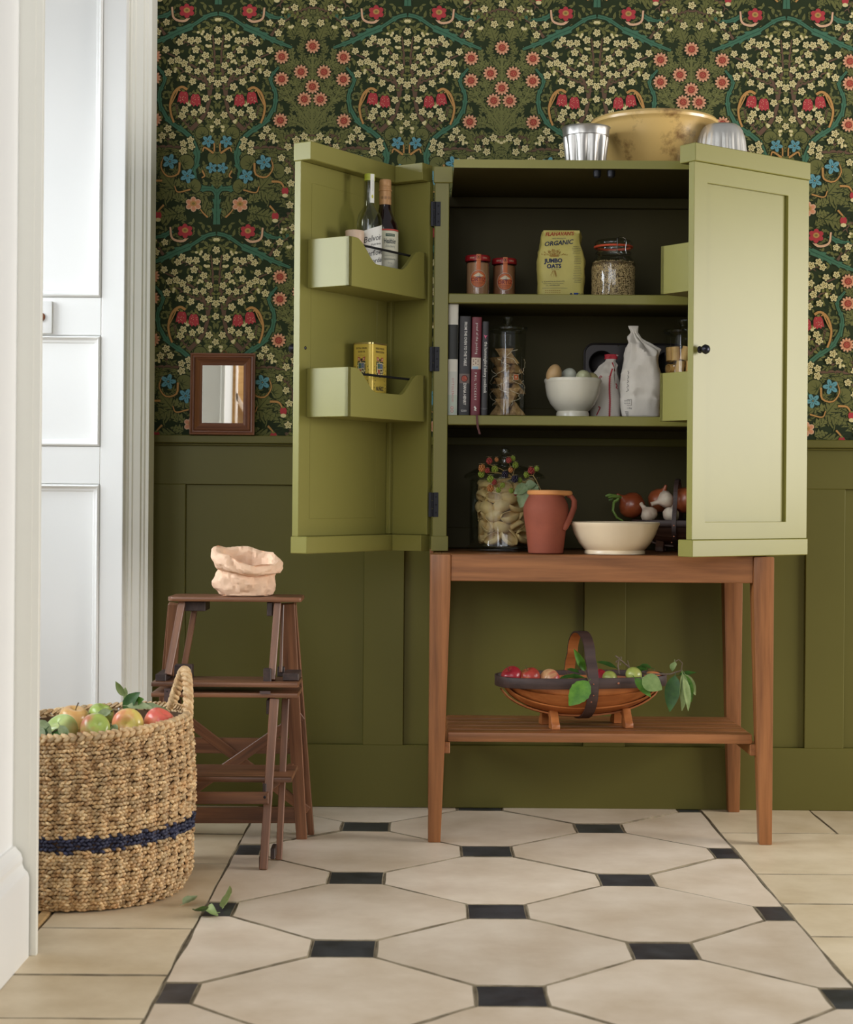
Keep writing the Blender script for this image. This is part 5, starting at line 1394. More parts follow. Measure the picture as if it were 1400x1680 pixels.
# ================================================================== APPLES IN THE TRUG
def apple_mat(name, base, blush, amount=.5, scale=16, side=(0, -1, .3), streak=(1, 1, .18), speck=True):
    """skin with a streaked blush: colour belongs to the fruit (local coordinates)"""
    m = mat(name, C(*base), .28, coat=.25, spec=.4); nt = m.node_tree; N = nt.nodes; L = nt.links; b = N['Principled BSDF']
    tc = N.new('ShaderNodeTexCoord'); mp = N.new('ShaderNodeMapping'); mp.inputs['Scale'].default_value = streak
    n = N.new('ShaderNodeTexNoise'); n.inputs['Scale'].default_value = scale * 4; n.inputs['Detail'].default_value = 5
    L.new(tc.outputs['Object'], mp.inputs[0]); L.new(mp.outputs[0], n.inputs['Vector'])
    dt = N.new('ShaderNodeVectorMath'); dt.operation = 'DOT_PRODUCT'; nv = Vector(side).normalized(); dt.inputs[1].default_value = nv / .035
    L.new(tc.outputs['Object'], dt.inputs[0])
    ad = N.new('ShaderNodeMath'); ad.operation = 'MULTIPLY_ADD'; ad.inputs[1].default_value = .38; L.new(dt.outputs['Value'], ad.inputs[0])
    a2 = N.new('ShaderNodeMath'); a2.operation = 'MULTIPLY_ADD'; a2.inputs[1].default_value = .9; a2.inputs[2].default_value = amount - .45; L.new(n.outputs[0], a2.inputs[0]); L.new(a2.outputs[0], ad.inputs[2])
    r = N.new('ShaderNodeValToRGB'); r.color_ramp.elements[0].position = .3; r.color_ramp.elements[1].position = .75
    r.color_ramp.elements[0].color = C(*base); r.color_ramp.elements[1].color = C(*blush)
    L.new(ad.outputs[0], r.inputs[0]); L.new(r.outputs[0], b.inputs['Base Color'])
    return m
def apple_mesh(h=.92):
    pr = []
    for i in range(25):
        t = math.pi * i / 24; r = .035 * (math.sin(t) ** .82) * (1 + .07 * math.cos(math.pi - t)); z = -.035 * h * math.cos(t)
        if i > 18: z -= .010 * ((i - 18) / 6) ** 2 * h
        if i < 4: z += .006 * ((4 - i) / 4) ** 2
        pr.append((r, z))
    return mesh('apple', MB().lathe(pr, 32, rmod=lambda a, t, z: 1 + .018 * math.cos(5 * a) * (1 - t)), smooth=80)
ap0 = apple_mesh()
def apple(label, pos, s, rx, ry, rz, m, group, stem=True, cat='apple', name='apple', me=None):
    me2 = (me or ap0).copy(); me2.materials.clear()
    o = link(name, me2, m, None, T(pos) @ Matrix.Rotation(rz, 4, 'Z') @ Matrix.Rotation(ry, 4, 'Y') @ Matrix.Rotation(rx, 4, 'X') @ Matrix.Scale(s, 4))
    props(o, label, cat, group)
    if stem: obj('stem', MB().tube([(0, 0, .020), (.001, 0, .030), (.004, .001, .042)], [.0014, .0012, .0016], 6), STEMM, o)
    return o
REDA = apple_mat('red_apple', (210, 120, 84), (166, 44, 54), .68); STRA = apple_mat('striped_apple', (220, 172, 106), (192, 74, 62), .55, 20); PNKA = apple_mat('pink_apple', (228, 180, 128), (190, 66, 66), .62, 20)
GRNA = apple_mat('green_apple', (160, 172, 84), (176, 178, 100), .3); ORGA = apple_mat('orange_apple', (216, 150, 92), (190, 90, 62), .5)
GT = 'apples in the trug on the stand'
for px, py, Y, s, r_, m, lb_ in ((840, 1107, 4.675, .97, (.4, -.5, 0), REDA, 'deep red apple at the left tip of the trug'), (869, 1109, 4.68, 1.0, (-.2, -.3, 1), STRA, 'striped yellow and red apple with its stalk up, second from the left tip'),
                                 (902, 1112, 4.69, .98, (1.2, .2, 2), PNKA, 'pink striped apple with a pale top, third from the left tip'), (935, 1117, 4.70, .95, (.2, .2, 3), ORGA, 'orange apple under the leaves left of the trug handle'),
                                 (986, 1112, 4.72, 1.0, (.5, .6, 1), REDA, 'red apple partly hidden by the trug handle'), (1072, 1112, 4.745, .88, (.3, .2, 2), ORGA, 'orange apple low at the right tip of the trug')):
    apple(lb_, at(px, py + 3, Y), s * .84, *r_, m, GT)
plum = mesh('crab_apple', MB().lathe([(math.sin(math.pi * i / 16) ** .95 * .0205, -math.cos(math.pi * i / 16) * .0185) for i in range(17)], 24), smooth=80)
for px, py, Y, s, lb_ in ((1001, 1112, 4.66, 1.0, 'small green apple low beside the trug handle'), (1040, 1107, 4.655, 1.1, 'small green apple sitting higher among the leaves right of the handle')):
    apple(lb_, at(px, py, Y), s, .3, .4, 0, GRNA, 'green apples in the trug', False, 'apple', 'green_apple', plum)
for k, (dx, dy) in enumerate(((-.13, .0), (-.06, .03), (.02, .0), (.09, .02), (.15, 0), (-.02, -.02))):
    apple('apple lying low in the trug, under those on top', (ca.x + dx, ca.y + dy + dx * .2, .2856 + .085), .9, .3 * k, .2, k, (STRA, REDA, PNKA)[k % 3], GT, False)
# leafy branches lying over the trug
o1 = at(960, 1100, 4.62)
br = thing('leafy_twig', 'leafy apple twig hanging over the trug rim at the left of the handle', 'twig', o1)
A = lambda px, py, Y: at(px, py, Y)
def lf(parent, org, a, b, Y0, Y1, wd, m, up=(0, -1, .35), **k):
    p0, p1 = A(*a, Y0), A(*b, Y1); return leaf_part(parent, p0, p1 - p0, up, (p1 - p0).length * 1.04, wd, m, org, **k)
lf(br, o1, (966, 1118), (935, 1156), 4.572, 4.560, .054, LEAF, curl=.25, fold=.15, n=12, tooth=.04)
lf(br, o1, (960, 1101), (940, 1064), 4.63, 4.60, .022, LEAF, curl=-.3, fold=.6)
lf(br, o1, (960, 1112), (920, 1108), 4.62, 4.60, .026, LEAFD, up=(0, -.4, 1), curl=.4)
lf(br, o1, (950, 1104), (930, 1096), 4.64, 4.66, .022, LEAFD, up=(0, -.3, 1), curl=.2)
obj('stem', MB().tube([A(966, 1118, 4.574), A(962, 1104, 4.60), A(956, 1098, 4.66)], .0013, 6), STEMM, br, o1)
o2 = at(1060, 1110, 4.66)
br2 = thing('leafy_branch', 'long leafy apple branch trailing over the right end of the trug', 'branch', o2)
TW = mat('lichened_twig', C(120, 104, 88), .8, var=.2, vscale=60)
m = MB().tube([A(1010, 1076, 4.66), A(1020, 1084, 4.67), A(1033, 1095, 4.68), A(1060, 1106, 4.68), A(1100, 1106, 4.66), A(1118, 1100, 4.64), A(1120, 1088, 4.63), A(1114, 1082, 4.625), A(1107, 1086, 4.62)], [.0018, .0022, .0026, .0024, .002, .0017, .0014, .0012, .001], 7)
m.tube([A(1016, 1080, 4.665), A(1014, 1092, 4.66), A(1017, 1106, 4.655)], [.002, .0024, .0015], 7); m.tube([A(1033, 1095, 4.68), A(1030, 1084, 4.67)], .0014, 6); m.tube([A(1060, 1106, 4.68), A(1064, 1094, 4.67)], .0013, 6)
r7 = random.Random(9)
for k in range(14):
    q = A(1015 + r7.uniform(-5, 6), 1090 + r7.uniform(-12, 16), 4.66); m.ball(q, r7.uniform(.0012, .0024), 6, 4)
obj('stem', m, TW, br2, o2)
for a, b, Ya, Yb_, wd, mm, up, cu, fo in (((1012, 1096), (982, 1082), 4.66, 4.65, .020, LEAFD, (0, -.6, 1), .5, .2), ((1040, 1100), (1062, 1096), 4.67, 4.66, .030, LEAFD, (0, -.5, 1), .3, .2), ((1042, 1112), (1068, 1142), 4.60, 4.588, .026, LEAF, (0, -1, .3), .3, .2),
                                          ((1054, 1112), (1086, 1130), 4.595, 4.585, .050, leafmat('sage_leaf', (122, 142, 86), (96, 120, 66)), (0, -1, .4), .25, .12), ((1070, 1096), (1052, 1090), 4.67, 4.66, .022, LEAFD, (0, -.5, 1), .3, .2),
                                          ((1108, 1108), (1099, 1165), 4.625, 4.60, .042, LEAFD, (-.3, -1, .1), .2, .2), ((1120, 1104), (1122, 1164), 4.615, 4.595, .030, LEAFP, (.5, -1, 0), .25, .5), ((1120, 1106), (1136, 1150), 4.63, 4.62, .034, LEAF, (.3, -1, 0), .3, .3),
                                          ((1122, 1112), (1131, 1164), 4.61, 4.59, .022, LEAFP, (.4, -1, 0), .2, .6), ((1124, 1106), (1144, 1140), 4.65, 4.66, .024, LEAFP, (.3, -1, .2), .4, .3), ((1107, 1086), (1105, 1104), 4.62, 4.60, .020, LEAFP, (-.6, -1, .2), -.6, .5), ((1114, 1108), (1142, 1102), 4.66, 4.67, .02, LEAFD, (0, -.5, 1), .2, .3)):
    lf(br2, o2, a, b, Ya, Yb_, wd, mm, up, curl=cu, fold=fo)
# ================================================================== THINGS IN THE DOOR RACKS
RB = 1.4346 + .0126
BGL = mat('bottle_glass_cordial', C(120, 116, 84), .06, spec=.6); 
CORD = glass('cordial_bottle_glass', (.80, .82, .72), .7)
LAB = mat('white_paper_label', C(232, 230, 222), .6)
INKN = mat('script_ink', C(34, 32, 40), .6); LIME = mat('lime_cap', C(168, 176, 52), .45); SPRIG = mat('yellow_flower_print', C(196, 190, 70), .6)
def facing(pt): return math.atan2(0 - pt.y, 0 - pt.x)
pt = inL(.22, .0815 + 0, RB)
pt = Vector((pt.x, pt.y, RB)); fa = facing(pt)
b = thing('cordial_bottle', 'clear cordial bottle with lime green cap and white script label in the upper rack', 'bottle', pt)
HB_ = .304
bp_ = [(.001, .006), (.028, .001), (.0325, .004), (.0335, .010), (.0335, .172), (.0322, .186), (.0285, .199), (.022, .209), (.0152, .217), (.0135, .224), (.0122, .285), (.0132, .287), (.0132, .290)]
obj('glass_body', MB().lathe(bp_, 48), CORD, b)
obj('cordial', MB().lathe([(.001, .008), (.030, .006), (.0318, .012), (.0318, .150), (.001, .150)], 40), glass('cordial_liquid', (.84, .80, .58), .25), b)
obj('cap', MB().lathe([(.0125, .2855), (.0142, .2855), (.0142, .291), (.0136, .2918), (.0142, .2926), (.0142, .302), (.0125, HB_), (.001, HB_)], 32, rmod=lambda a, t, z: 1 + .01 * math.cos(40 * a)), LIME, b)
lb = MB(); cm = lambda o, a=0: cyl_map(.0335 + .0004 + o, 0, 0, .019, fa + a)
# slanted label
n = 20; vs = []; fs = []
for i in range(n + 1):
    x = -.0395 + .079 * i / n; vs += [(x, .012), (x, .125 + .0195 * (x + .0395) / .06)]
for i in range(n): fs.append((2 * i, 2 * i + 2, 2 * i + 3, 2 * i + 1))
decal(lb, (vs, fs), cm(0, .18), 0)
def lt(s, size, x, y, mi=1, shear=.35, rot=.2, sx=1, a=.18, bold=0): vs, fs = txt(s, size, shear, sx, 1, bold); decal(lb, (rot2(vs, rot, x, y), fs), cm(.0005, a), mi)
lt('Belvoir', .0215, .004, .111, 1, .4, .24, .9, .18); lt('fruit farms', .0078, .014, .0975, 1, .4, .2)
lt('Elderflower', .0205, .006, .073, 1, .4, .22, .78); lt('Cordial', .0175, .012, .0535, 1, .4, .22, .9)
r8 = random.Random(6)
for k in range(34): decal(lb, oval(.0014, .0014, 6, -.016 + r8.gauss(0, .006), .027 + r8.gauss(0, .0045)), cm(.0006, .18), 2)
CL_ = [LAB, INKN, SPRIG, mat('grey_green_print', C(150, 164, 130), .6)]
obj('label', lb, CL_, b, smooth=None); lb = MB()
cn = cyl_map(.0145, 0, 0, 0, fa + .55)
decal(lb, rect(.0125, .076, 0, .2645, 4), cn, 0); cn2 = cyl_map(.0149, 0, 0, 0, fa + .55)
vs, fs = txt('NO ARTIFICIAL', .0042, 0); decal(lb, (rot2(vs, -math.pi / 2, .001, .272), fs), cn2, 3); decal(lb, oval(.003, .005, 10, 0, .243), cn2, 2)
obj('neck_label', lb, CL_, b, smooth=None)
# dark bottle
BDARK = mat('dark_syrup_glass', C(30, 12, 14), .06, spec=.7, coat=.5)
FOIL = mat('copper_gold_capsule', C(198, 150, 102), .45, .15, var=.06, vscale=90)
pt = inL(.310, .0705, RB); pt = Vector((pt.x, pt.y, RB)); fa2 = facing(pt)
b = thing('syrup_bottle', 'dark syrup bottle with copper capsule and cream label beside the clear cordial bottle', 'bottle', pt)
R = .0365
obj('glass_body', MB().lathe([(.001, .004), (.030, .0), (R, .004), (R, .168), (.0345, .182), (.027, .199), (.019, .217), (.0158, .232), (.0155, .262)], 48), BDARK, b)
obj('capsule', MB().lathe([(.0158, .236), (.0166, .2365), (.0164, .270), (.0162, .2725), (.0182, .2735), (.0184, .276), (.0165, .2775), (.0163, .285), (.0158, .286), (.0163, .287), (.0162, .300), (.0150, .3035), (.001, .304)], 36), FOIL, b)
lb = MB(); cm = lambda o, a=.15: cyl_map(R + .0004 + o, 0, 0, .015, fa2 + a)
decal(lb, rect(.086, .130, 0, .083, 18), cm(0), 0); decal(lb, rect(.086, .004, 0, .1505, 18), cm(.0003), 1)
decal(lb, rect(.027, .0072, .010, .1366, 10), cm(.0003), 2); decal(lb, txt('ORGANIC', .0046, 0, 1.1), cm(.0006), 0, (.010, .1366))
decal(lb, txt('Healthier', .0185, 0, .52, 1, .0003), cm(.0004), 3, (.010, .120)); decal(lb, txt('Elderberry', .0088, .3, .75), cm(.0004), 4, (.010, .1065)); decal(lb, oval(.002, .003, 8, .010, .094), cm(.0004), 4)
decal(lb, rect(.030, .0006, .008, .081, 6), cm(.0004), 4); decal(lb, txt('CONCENTRATED', .0048, 0, .9), cm(.0004), 3, (.009, .072)); decal(lb, txt('Syrup', .0058, .2), cm(.0004), 4, (.009, .0625)); decal(lb, txt('500ml', .0068, 0, 1, 1, .0002), cm(.0004), 3, (.009, .040))
LM_ = [mat('cream_paper_label', C(222, 218, 194), .6), mat('red_label_line', C(196, 70, 60), .6), mat('dark_green_badge', C(40, 78, 62), .6), mat('slate_ink', C(64, 72, 74), .6), mat('grey_print', C(158, 160, 150), .6), mat('brown_stamp', C(86, 52, 34), .6), FOIL]
obj('label', lb, LM_, b, smooth=None); lb = MB()
for k in range(-1, 3): decal(lb, oval(.0034, .0040, 12, k * .0095 + .001, .254), cyl_map(.0169, 0, 0, 0, fa2), 5); decal(lb, oval(.0026, .0031, 12, k * .0095 + .001, .254), cyl_map(.0171, 0, 0, 0, fa2), 6); decal(lb, oval(.0012, .0014, 8, k * .0095 + .001, .254), cyl_map(.0173, 0, 0, 0, fa2), 5)
obj('cap_print', lb, LM_, b, smooth=None)
# small pink-brown cup
pt = inL(.155, .080, RB); pt = Vector((pt.x, pt.y, RB))
one('beaker', MB().lathe([(.001, .002), (.015, 0), (.017, .004), (.0195, .05), (.0225, .105), (.0245, .138), (.0250, .144), (.0238, .146), (.0225, .140), (.019, .06), (.014, .008), (.001, .006)], 36), mat('pinkish_stoneware', C(206, 178, 152), .5, var=.06, vscale=30),
    'pinkish stoneware beaker beside the clear bottle in the upper left rack', 'beaker', pt)
# olive oil tin
OIL = mat('golden_tin', C(212, 184, 78), .34, .2, var=.03, vscale=20)
zt0 = 1.1045 + .0126
pt = inL(.2555, .063, zt0); pt = Vector((pt.x, pt.y, zt0))
t = thing('oil_tin', 'golden olive oil tin with a coat of arms in the lower left door rack', 'tin', pt, AL)
# local x along the panel (towards the free edge is +x), local y inwards
hx, hy, HT_ = .040, .031, .190
def rrp(hx, hy, r, n=6):
    o = []
    for cx, cy, a0 in ((hx - r, hy - r, 0), (-hx + r, hy - r, math.pi / 2), (-hx + r, -hy + r, math.pi), (hx - r, -hy + r, 1.5 * math.pi)):
        for i in range(n + 1): a = a0 + math.pi / 2 * i / n; o.append((cx + r * math.cos(a), cy + r * math.sin(a)))
    return o
obj('tin_body', MB().prism(rrp(hx, hy, .011), 0, HT_, lambda a, c, h: (a, c, h)), OIL, t, smooth=40)
RIMG = mat('tin_rim_metal', C(190, 170, 110), .25, .9)
for z in (.0, HT_ - .003): obj('tin_rim', MB().prism(rrp(hx + .0012, hy + .0012, .012), z, z + .0042, lambda a, c, h: (a, c, h)), RIMG, t, smooth=40)
lb = MB(); CRE = [(168, 62, 50), (216, 184, 150), (52, 98, 104), (72, 94, 132), (30, 30, 30), (96, 110, 40)]
def face(kind):
    if kind == 0: return lambda o: (lambda x, y: (hx - hy * 0 - (hx * 0) - 0 + (-x) * 0 + (hx) * 0 + (x * 0), 0, y))
def fx_(o): return lambda x, y: (hx + o, x, y)          # end face (towards the free edge): right-hand reads along +y
def fy_(o): return lambda x, y: (-x, hy + o, y)         # front face: reads along -x
for fm_, sc in ((fx_, .78), (fy_, 1.0)):
    f0 = fm_(.0004); f1 = fm_(.0007); f2 = fm_(.0010)
    T1 = ('EXTRA VIRGIN', 'OLIVE OIL') if fm_ is fx_ else ("HUILE D'OLIVE", 'VIERGE EXTRA')
    decal(lb, txt(T1[0], .0072 * (1 if sc == 1 else .85), 0, .85, 1, .0002), f0, 0, (0, .176)); decal(lb, txt(T1[1], .0072 * (1 if sc == 1 else .85), 0, .85, 1, .0002), f0, 0, (0, .167))
    decal(lb, txt('Cold Pressed' if sc < 1 else '- - - - -', .0042, .2), f0, 6, (0, .158))
    z0 = .124
    def q(pts, mi, f): decal(lb, ([(x * sc, y + z0) for x, y in pts], [tuple(range(len(pts)))]), f, mi)
    # generic shield: dark beaded border, four quarters, two red plumes
    sh = [(-.016, .018), (.016, .018), (.0165, -.010), (.011, -.020), (0, -.0245), (-.011, -.020), (-.0165, -.010)]
    q(sh, 5, f0); q([(x * .80, y * .82) for x, y in sh], 8, f1)
    for k in range(18):
        tt = k / 18 * len(sh); i = int(tt); fr_ = tt - i; a_, b2 = sh[i], sh[(i + 1) % len(sh)]
        decal(lb, oval(.0016, .0016, 6, (a_[0] + (b2[0] - a_[0]) * fr_) * .9 * sc, (a_[1] + (b2[1] - a_[1]) * fr_) * .91 + z0), f1, 8 if k % 2 else 5)
    q([(-.011, .013), (-.0005, .013), (-.0005, -.001), (-.011, -.001)], 3, f2); q([(.0005, .013), (.011, .013), (.011, -.001), (.0005, -.001)], 4, f2)
    q([(-.0105, -.003), (-.001, -.003), (-.001, -.016), (-.008, -.014)], 1, f2); q([(.001, -.003), (.0105, -.003), (.008, -.014), (.001, -.016)], 5, f2)
    f3 = fm_(.0013)
    for k in range(3): decal(lb, oval(.0012, .0008, 6, .006 * sc, .010 - k * .0042 + z0), f3, 8)
    decal(lb, oval(.0028, .003, 8, -.006 * sc, .006 + z0), f3, 7); decal(lb, oval(.0022, .003, 8, .005 * sc, -.009 + z0), f3, 8)
    for sg in (-1, 1):
        q([(sg * .004, .019), (sg * .014, .020), (sg * .0155, .031), (sg * .010, .028), (sg * .006, .030)], 1, f1); q([(sg * .007, .021), (sg * .012, .0215), (sg * .0125, .027), (sg * .0085, .0265)], 2, f2)
        for k in range(11):
            decal(lb, oval(.0022, .0011, 6, sg * (.0235 + .0028 * math.sin(k * 1.4)) * (sc if sc == 1 else .86), .004 - k * .0092 + z0, .8 * sg + k), f0, 7 if k % 2 else 5)
    decal(lb, oval(.003, .004, 8, 0, .022 + z0), f1, 5)
    decal(lb, txt('NU\u00d1EZ', .0145, 0, .72 * sc, 1, .0003), f0, 5, (0, .070)); decal(lb, txt('DE', .0125, 0, .7 * sc, 1, .0003), f0, 5, (0, .053)); decal(lb, txt('PRADO', .0125, 0, .72 * sc, 1, .0003), f0, 5, (0, .036))
obj('label', lb, [mat('brown_tin_print', C(98, 80, 34), .6)] + [mat('crest_colour', C(*c), .5) for c in CRE[:4]] + [INK, mat('faint_gold_print', C(150, 124, 52), .6), mat('olive_print', C(96, 108, 40), .6), mat('crest_pale', C(222, 206, 150), .5)], t, smooth=None)
# bottle in the right door rack
pt = inR(.0935, .064, RB); pt = Vector((pt.x, pt.y, RB))
b = thing('sauce_bottle', 'small dark bottle with tan cap behind the edge of the right cupboard door', 'bottle', pt)
obj('glass_body', MB().lathe([(.001, .002), (.026, 0), (.0285, .004), (.0285, .108), (.026, .125), (.018, .146), (.0125, .160), (.0115, .178)], 36), BDARK, b)
obj('cap', MB().lathe([(.0125, .1705), (.0140, .171), (.0140, .186), (.0132, .187), (.0140, .188), (.0140, .201), (.012, .204), (.001, .204)], 30), mat('tan_cap', C(214, 178, 128), .5), b)
# ================================================================== LIBRARY STEPS
so = at(390, 1400, 4.36); so.z = 0
stp = thing('library_steps', 'dark wooden folding library steps between the basket and the oak stand', 'step stool', so)
def sb(n, a, b, wd, th, up=(0, 0, 1), m=STOOLW, bv=.0015): return beam(n, a, b, wd, th, m, stp, up, bv, org=so)
def pz(px, Y, z): v = P(px, 1000, Y); v.z = z; return v
def V(px, py, Y): return P(px, py, Y)
YU = (0, -1, 0)
# treads
zt1 = V(390, 980, 4.33).z
tp = MB(); L0, L1 = P(281, 980, 4.40).x, P(498, 980, 4.40).x
poly = [(L0 + .012, 4.33), (L1 - .004, 4.335), (L1, 4.345), (L1 - .002, 4.465), (L1 - .012, 4.475), (L0 + .015, 4.47), (L0 + .002, 4.455), (L0, 4.345)]
cx_ = (L0 + L1) / 2
tp.prism([(a - cx_, c - 4.40) for a, c in poly], -.0115, 0, lambda a, c, h: (a, c, h))
obj('top_board', tp, STOOLW, stp, None, T(Vector((cx_, 4.40, zt1)) - so), .002)
zt2 = V(370, 1120, 4.25).z; zt3 = zt2 - .0255
for z, n in ((zt2, 'tread'), (zt3, 'folding_tread')):
    sb(n, (P(248, 1120, 4.25).x, 4.325, z - .0055), (P(489, 1120, 4.25).x, 4.325, z - .0055), .15, .011, bv=.0025)
zt4 = V(390, 1275, 4.235).z
sb('tread', (P(262, 1275, 4.235).x, 4.335, zt4 - .0065), (P(482, 1275, 4.30).x, 4.335, zt4 - .0065), .20, .0125, bv=.003)
# upper legs
SD = (1, 0, 0)
sb('upper_leg', V(456, 988, 4.355), V(446, 1116, 4.30), .017, .019, YU); sb('upper_leg', V(299, 988, 4.355), V(276, 1108, 4.30), .017, .019, YU)
sb('upper_leg', V(321, 992, 4.43), V(303, 1090, 4.43), .014, .018, YU); sb('upper_leg', V(464, 992, 4.43), V(461, 1104, 4.40), .008, .018, YU)
# rear legs, splayed outwards
sb('rear_leg', V(470, 990, 4.455), V(497, 1376, 4.575), .040, .018, YU, w1=None) if False else beam('rear_leg', V(471, 990, 4.455), V(495.5, 1376, 4.575), .040, .018, STOOLW, stp, YU, .0015, .028, so)
beam('rear_leg', V(482, 990, 4.475), V(510.5, 1368, 4.63), .014, .022, STOOLW, stp, YU, .0015, .017, so)
beam('rear_leg', V(288, 990, 4.455), V(262, 1376, 4.575), .032, .018, STOOLW, stp, YU, .0015, .028, so)
beam('rear_leg', V(281, 990, 4.475), V(247, 1368, 4.63), .014, .022, STOOLW, stp, YU, .0015, .017, so)
# lower ladder legs
zf = lambda px, Y: Vector((P(px, 1400, Y).x, Y, .0008))
beam('front_leg', V(450.5, 1146, 4.265), zf(432.5, 4.194), .022, .020, STOOLW, stp, YU, .0015, .019, so); beam('front_leg', V(469, 1146, 4.36), zf(458, 4.306), .018, .018, STOOLW, stp, YU, .0015, .015, so)
beam('front_leg', V(276, 1146, 4.265), zf(270, 4.196), .022, .020, STOOLW, stp, YU, .0015, .019, so); beam('front_leg', V(292, 1146, 4.36), zf(276, 4.306), .018, .018, STOOLW, stp, YU, .0015, .015, so)
# rails and braces
sb('front_rail', V(277, 1309, 4.186), V(441, 1309, 4.186), .0125, .028)
for a in (434.5,): obj('screw', MB().ball(V(a, 1308, 4.178), (.0035, .0012, .0035), 10, 5), IRON, stp, so)
sb('rear_rail', V(262, 1337, 4.60), V(489, 1337, 4.60), .018, .041); sb('rear_rail', V(272, 1222, 4.555), V(482, 1224, 4.555), .018, .040)
sb('cross_brace', V(282, 1162, 4.520), V(505, 1331, 4.558), .007, .026, SD); sb('cross_brace', V(496, 1173, 4.512), V(282, 1320, 4.53), .007, .026, SD)
# dark cleats and blocks under and over the treads
def blk(px0, px1, py0, py1, Y0, Y1, n='cleat'):
    a, b2 = V(px0, py0, Y0), V(px1, py1, Y0)
    sb(n, ((a.x + b2.x) / 2 , Y0, (a.z + b2.z) / 2), ((a.x + b2.x) / 2, Y1, (a.z + b2.z) / 2), abs(b2.x - a.x), abs(a.z - b2.z), m=STOOLD)
blk(301, 337, 987, 1003, 4.365, 4.46); blk(438, 447, 988, 1011, 4.345, 4.46)
blk(464, 490, 1105, 1117, 4.29, 4.39); blk(255, 272, 1106, 1118, 4.27, 4.39); blk(286, 315, 1091, 1117, 4.36, 4.395); blk(432, 445, 1097, 1119, 4.285, 4.31); blk(455, 467, 1094, 1110, 4.395, 4.41)
blk(437, 447, 1148, 1172, 4.275, 4.36); blk(431, 437, 1286, 1302, 4.215, 4.32); blk(444, 451, 1392, 1410, 4.235, 4.295); blk(425, 431, 1405, 1426, 4.20, 4.22); blk(279, 288, 1148, 1180, 4.275, 4.36)
beam('side_rail', V(444, 1285, 4.24), V(478, 1262, 4.50), .014, .030, STOOLW, stp, (0, 0, 1), .0015, None, so); beam('side_rail', V(262, 1285, 4.24), V(268, 1262, 4.50), .014, .030, STOOLW, stp, (0, 0, 1), .0015, None, so)
IR2 = mat('worn_steel_plate', C(98, 82, 80), .45, .6)
def plate(px, py, wd, h, Y):
    q = V(px, py, Y); m = MB().box(q.x - wd / 2, q.x + wd / 2, q.y, q.y + .0015, q.z - h / 2, q.z + h / 2)
    for dx, dz in ((-.006, .010), (.006, .010), (0, -.002)): m.ball((q.x + dx, q.y, q.z + dz), (.0022, .0008, .0022), 8, 4, 1)
    obj('hinge_plate', m, [IR2, IRON], stp, so)
plate(278, 1141, .026, .034, 4.244); q = V(435, 1136, 4.247); obj('hinge_plate', MB().box(q.x - .013, q.x + .013, q.y, q.y + .002, q.z - .004, q.z + .003), IR2, stp, so)
# crumpled paper bag on the top tread
KRAFT = mat('crumpled_kraft_paper', C(230, 192, 160), .7, var=.05, vscale=30, bump=.12, bscale=60)
pb = at(404, 970, 4.40); pb.z = zt1 + .0006
def crumple(q, s, amp):
    c = 0
    for k, (f_, w_) in enumerate(((s, 1), (s * 2.1, .5), (s * 4.3, .28))): c += (abs(noise.noise(q * f_ + Vector((k * 7.1, 3.3, k)))) * 2 - .5) * w_
    return c * amp
m = MB(); n = 72
R0 = [(0, .060, .044, 0), (.004, .068, .050, 0), (.018, .074, .054, 0), (.036, .075, .054, 0), (.052, .073, .052, 0), (.062, .070, .049, 0), (.066, .076, .056, 0), (.070, .083, .062, 0), (.082, .0875, .065, 0), (.094, .087, .064, 0), (.102, .083, .060, 0), (.105, .077, .055, 0), (.102, .070, .049, 0), (.088, .064, .044, 0), (.060, .060, .040, 0), (.025, .056, .036, 0)]
prof = []
for i in range(len(R0) - 1):
    for k in range(4): prof.append([R0[i][q] + (R0[i + 1][q] - R0[i][q]) * k / 4 for q in range(4)])
prof.append(R0[-1])
vs = []
for i, (z, rx, ry, ox) in enumerate(prof):
    up_ = max(0, min(1, (z - .045) / .045))
    for k in range(n):
        a = 2 * math.pi * k / n; c_, s_ = math.cos(a), math.sin(a)
        q = Vector((rx * c_, ry * s_, z * (1 if i < 44 else -1))); cr_ = crumple(q + Vector((1.3, .2, .1)), 15, .0085) * (0.15 if i < 2 else 1)
        tilt = up_ * (-.16 * rx * c_ + .34 * ry * s_ + .004 * math.sin(2 * a + .6) + .003 * math.sin(5 * a))
        X = (rx + cr_) * c_ + ox; Y_ = (ry + cr_) * s_
        z2 = max(0.0004, z + tilt + (crumple(q, 22, .0028) if i > 3 else 0))
        vs.append((X, Y_, z2))
K = len(prof)
m.add(vs, [(i * n + k, i * n + (k + 1) % n, (i + 1) * n + (k + 1) % n, (i + 1) * n + k) for i in range(K - 1) for k in range(n)] + [tuple(range(n - 1, -1, -1))])
o = obj('paper_bag', m, KRAFT, None, None, T(pb) @ Matrix.Rotation(.15, 4, 'Z'), smooth=14); props(o, 'crumpled brown paper bag with rolled top on the library steps', 'bag')
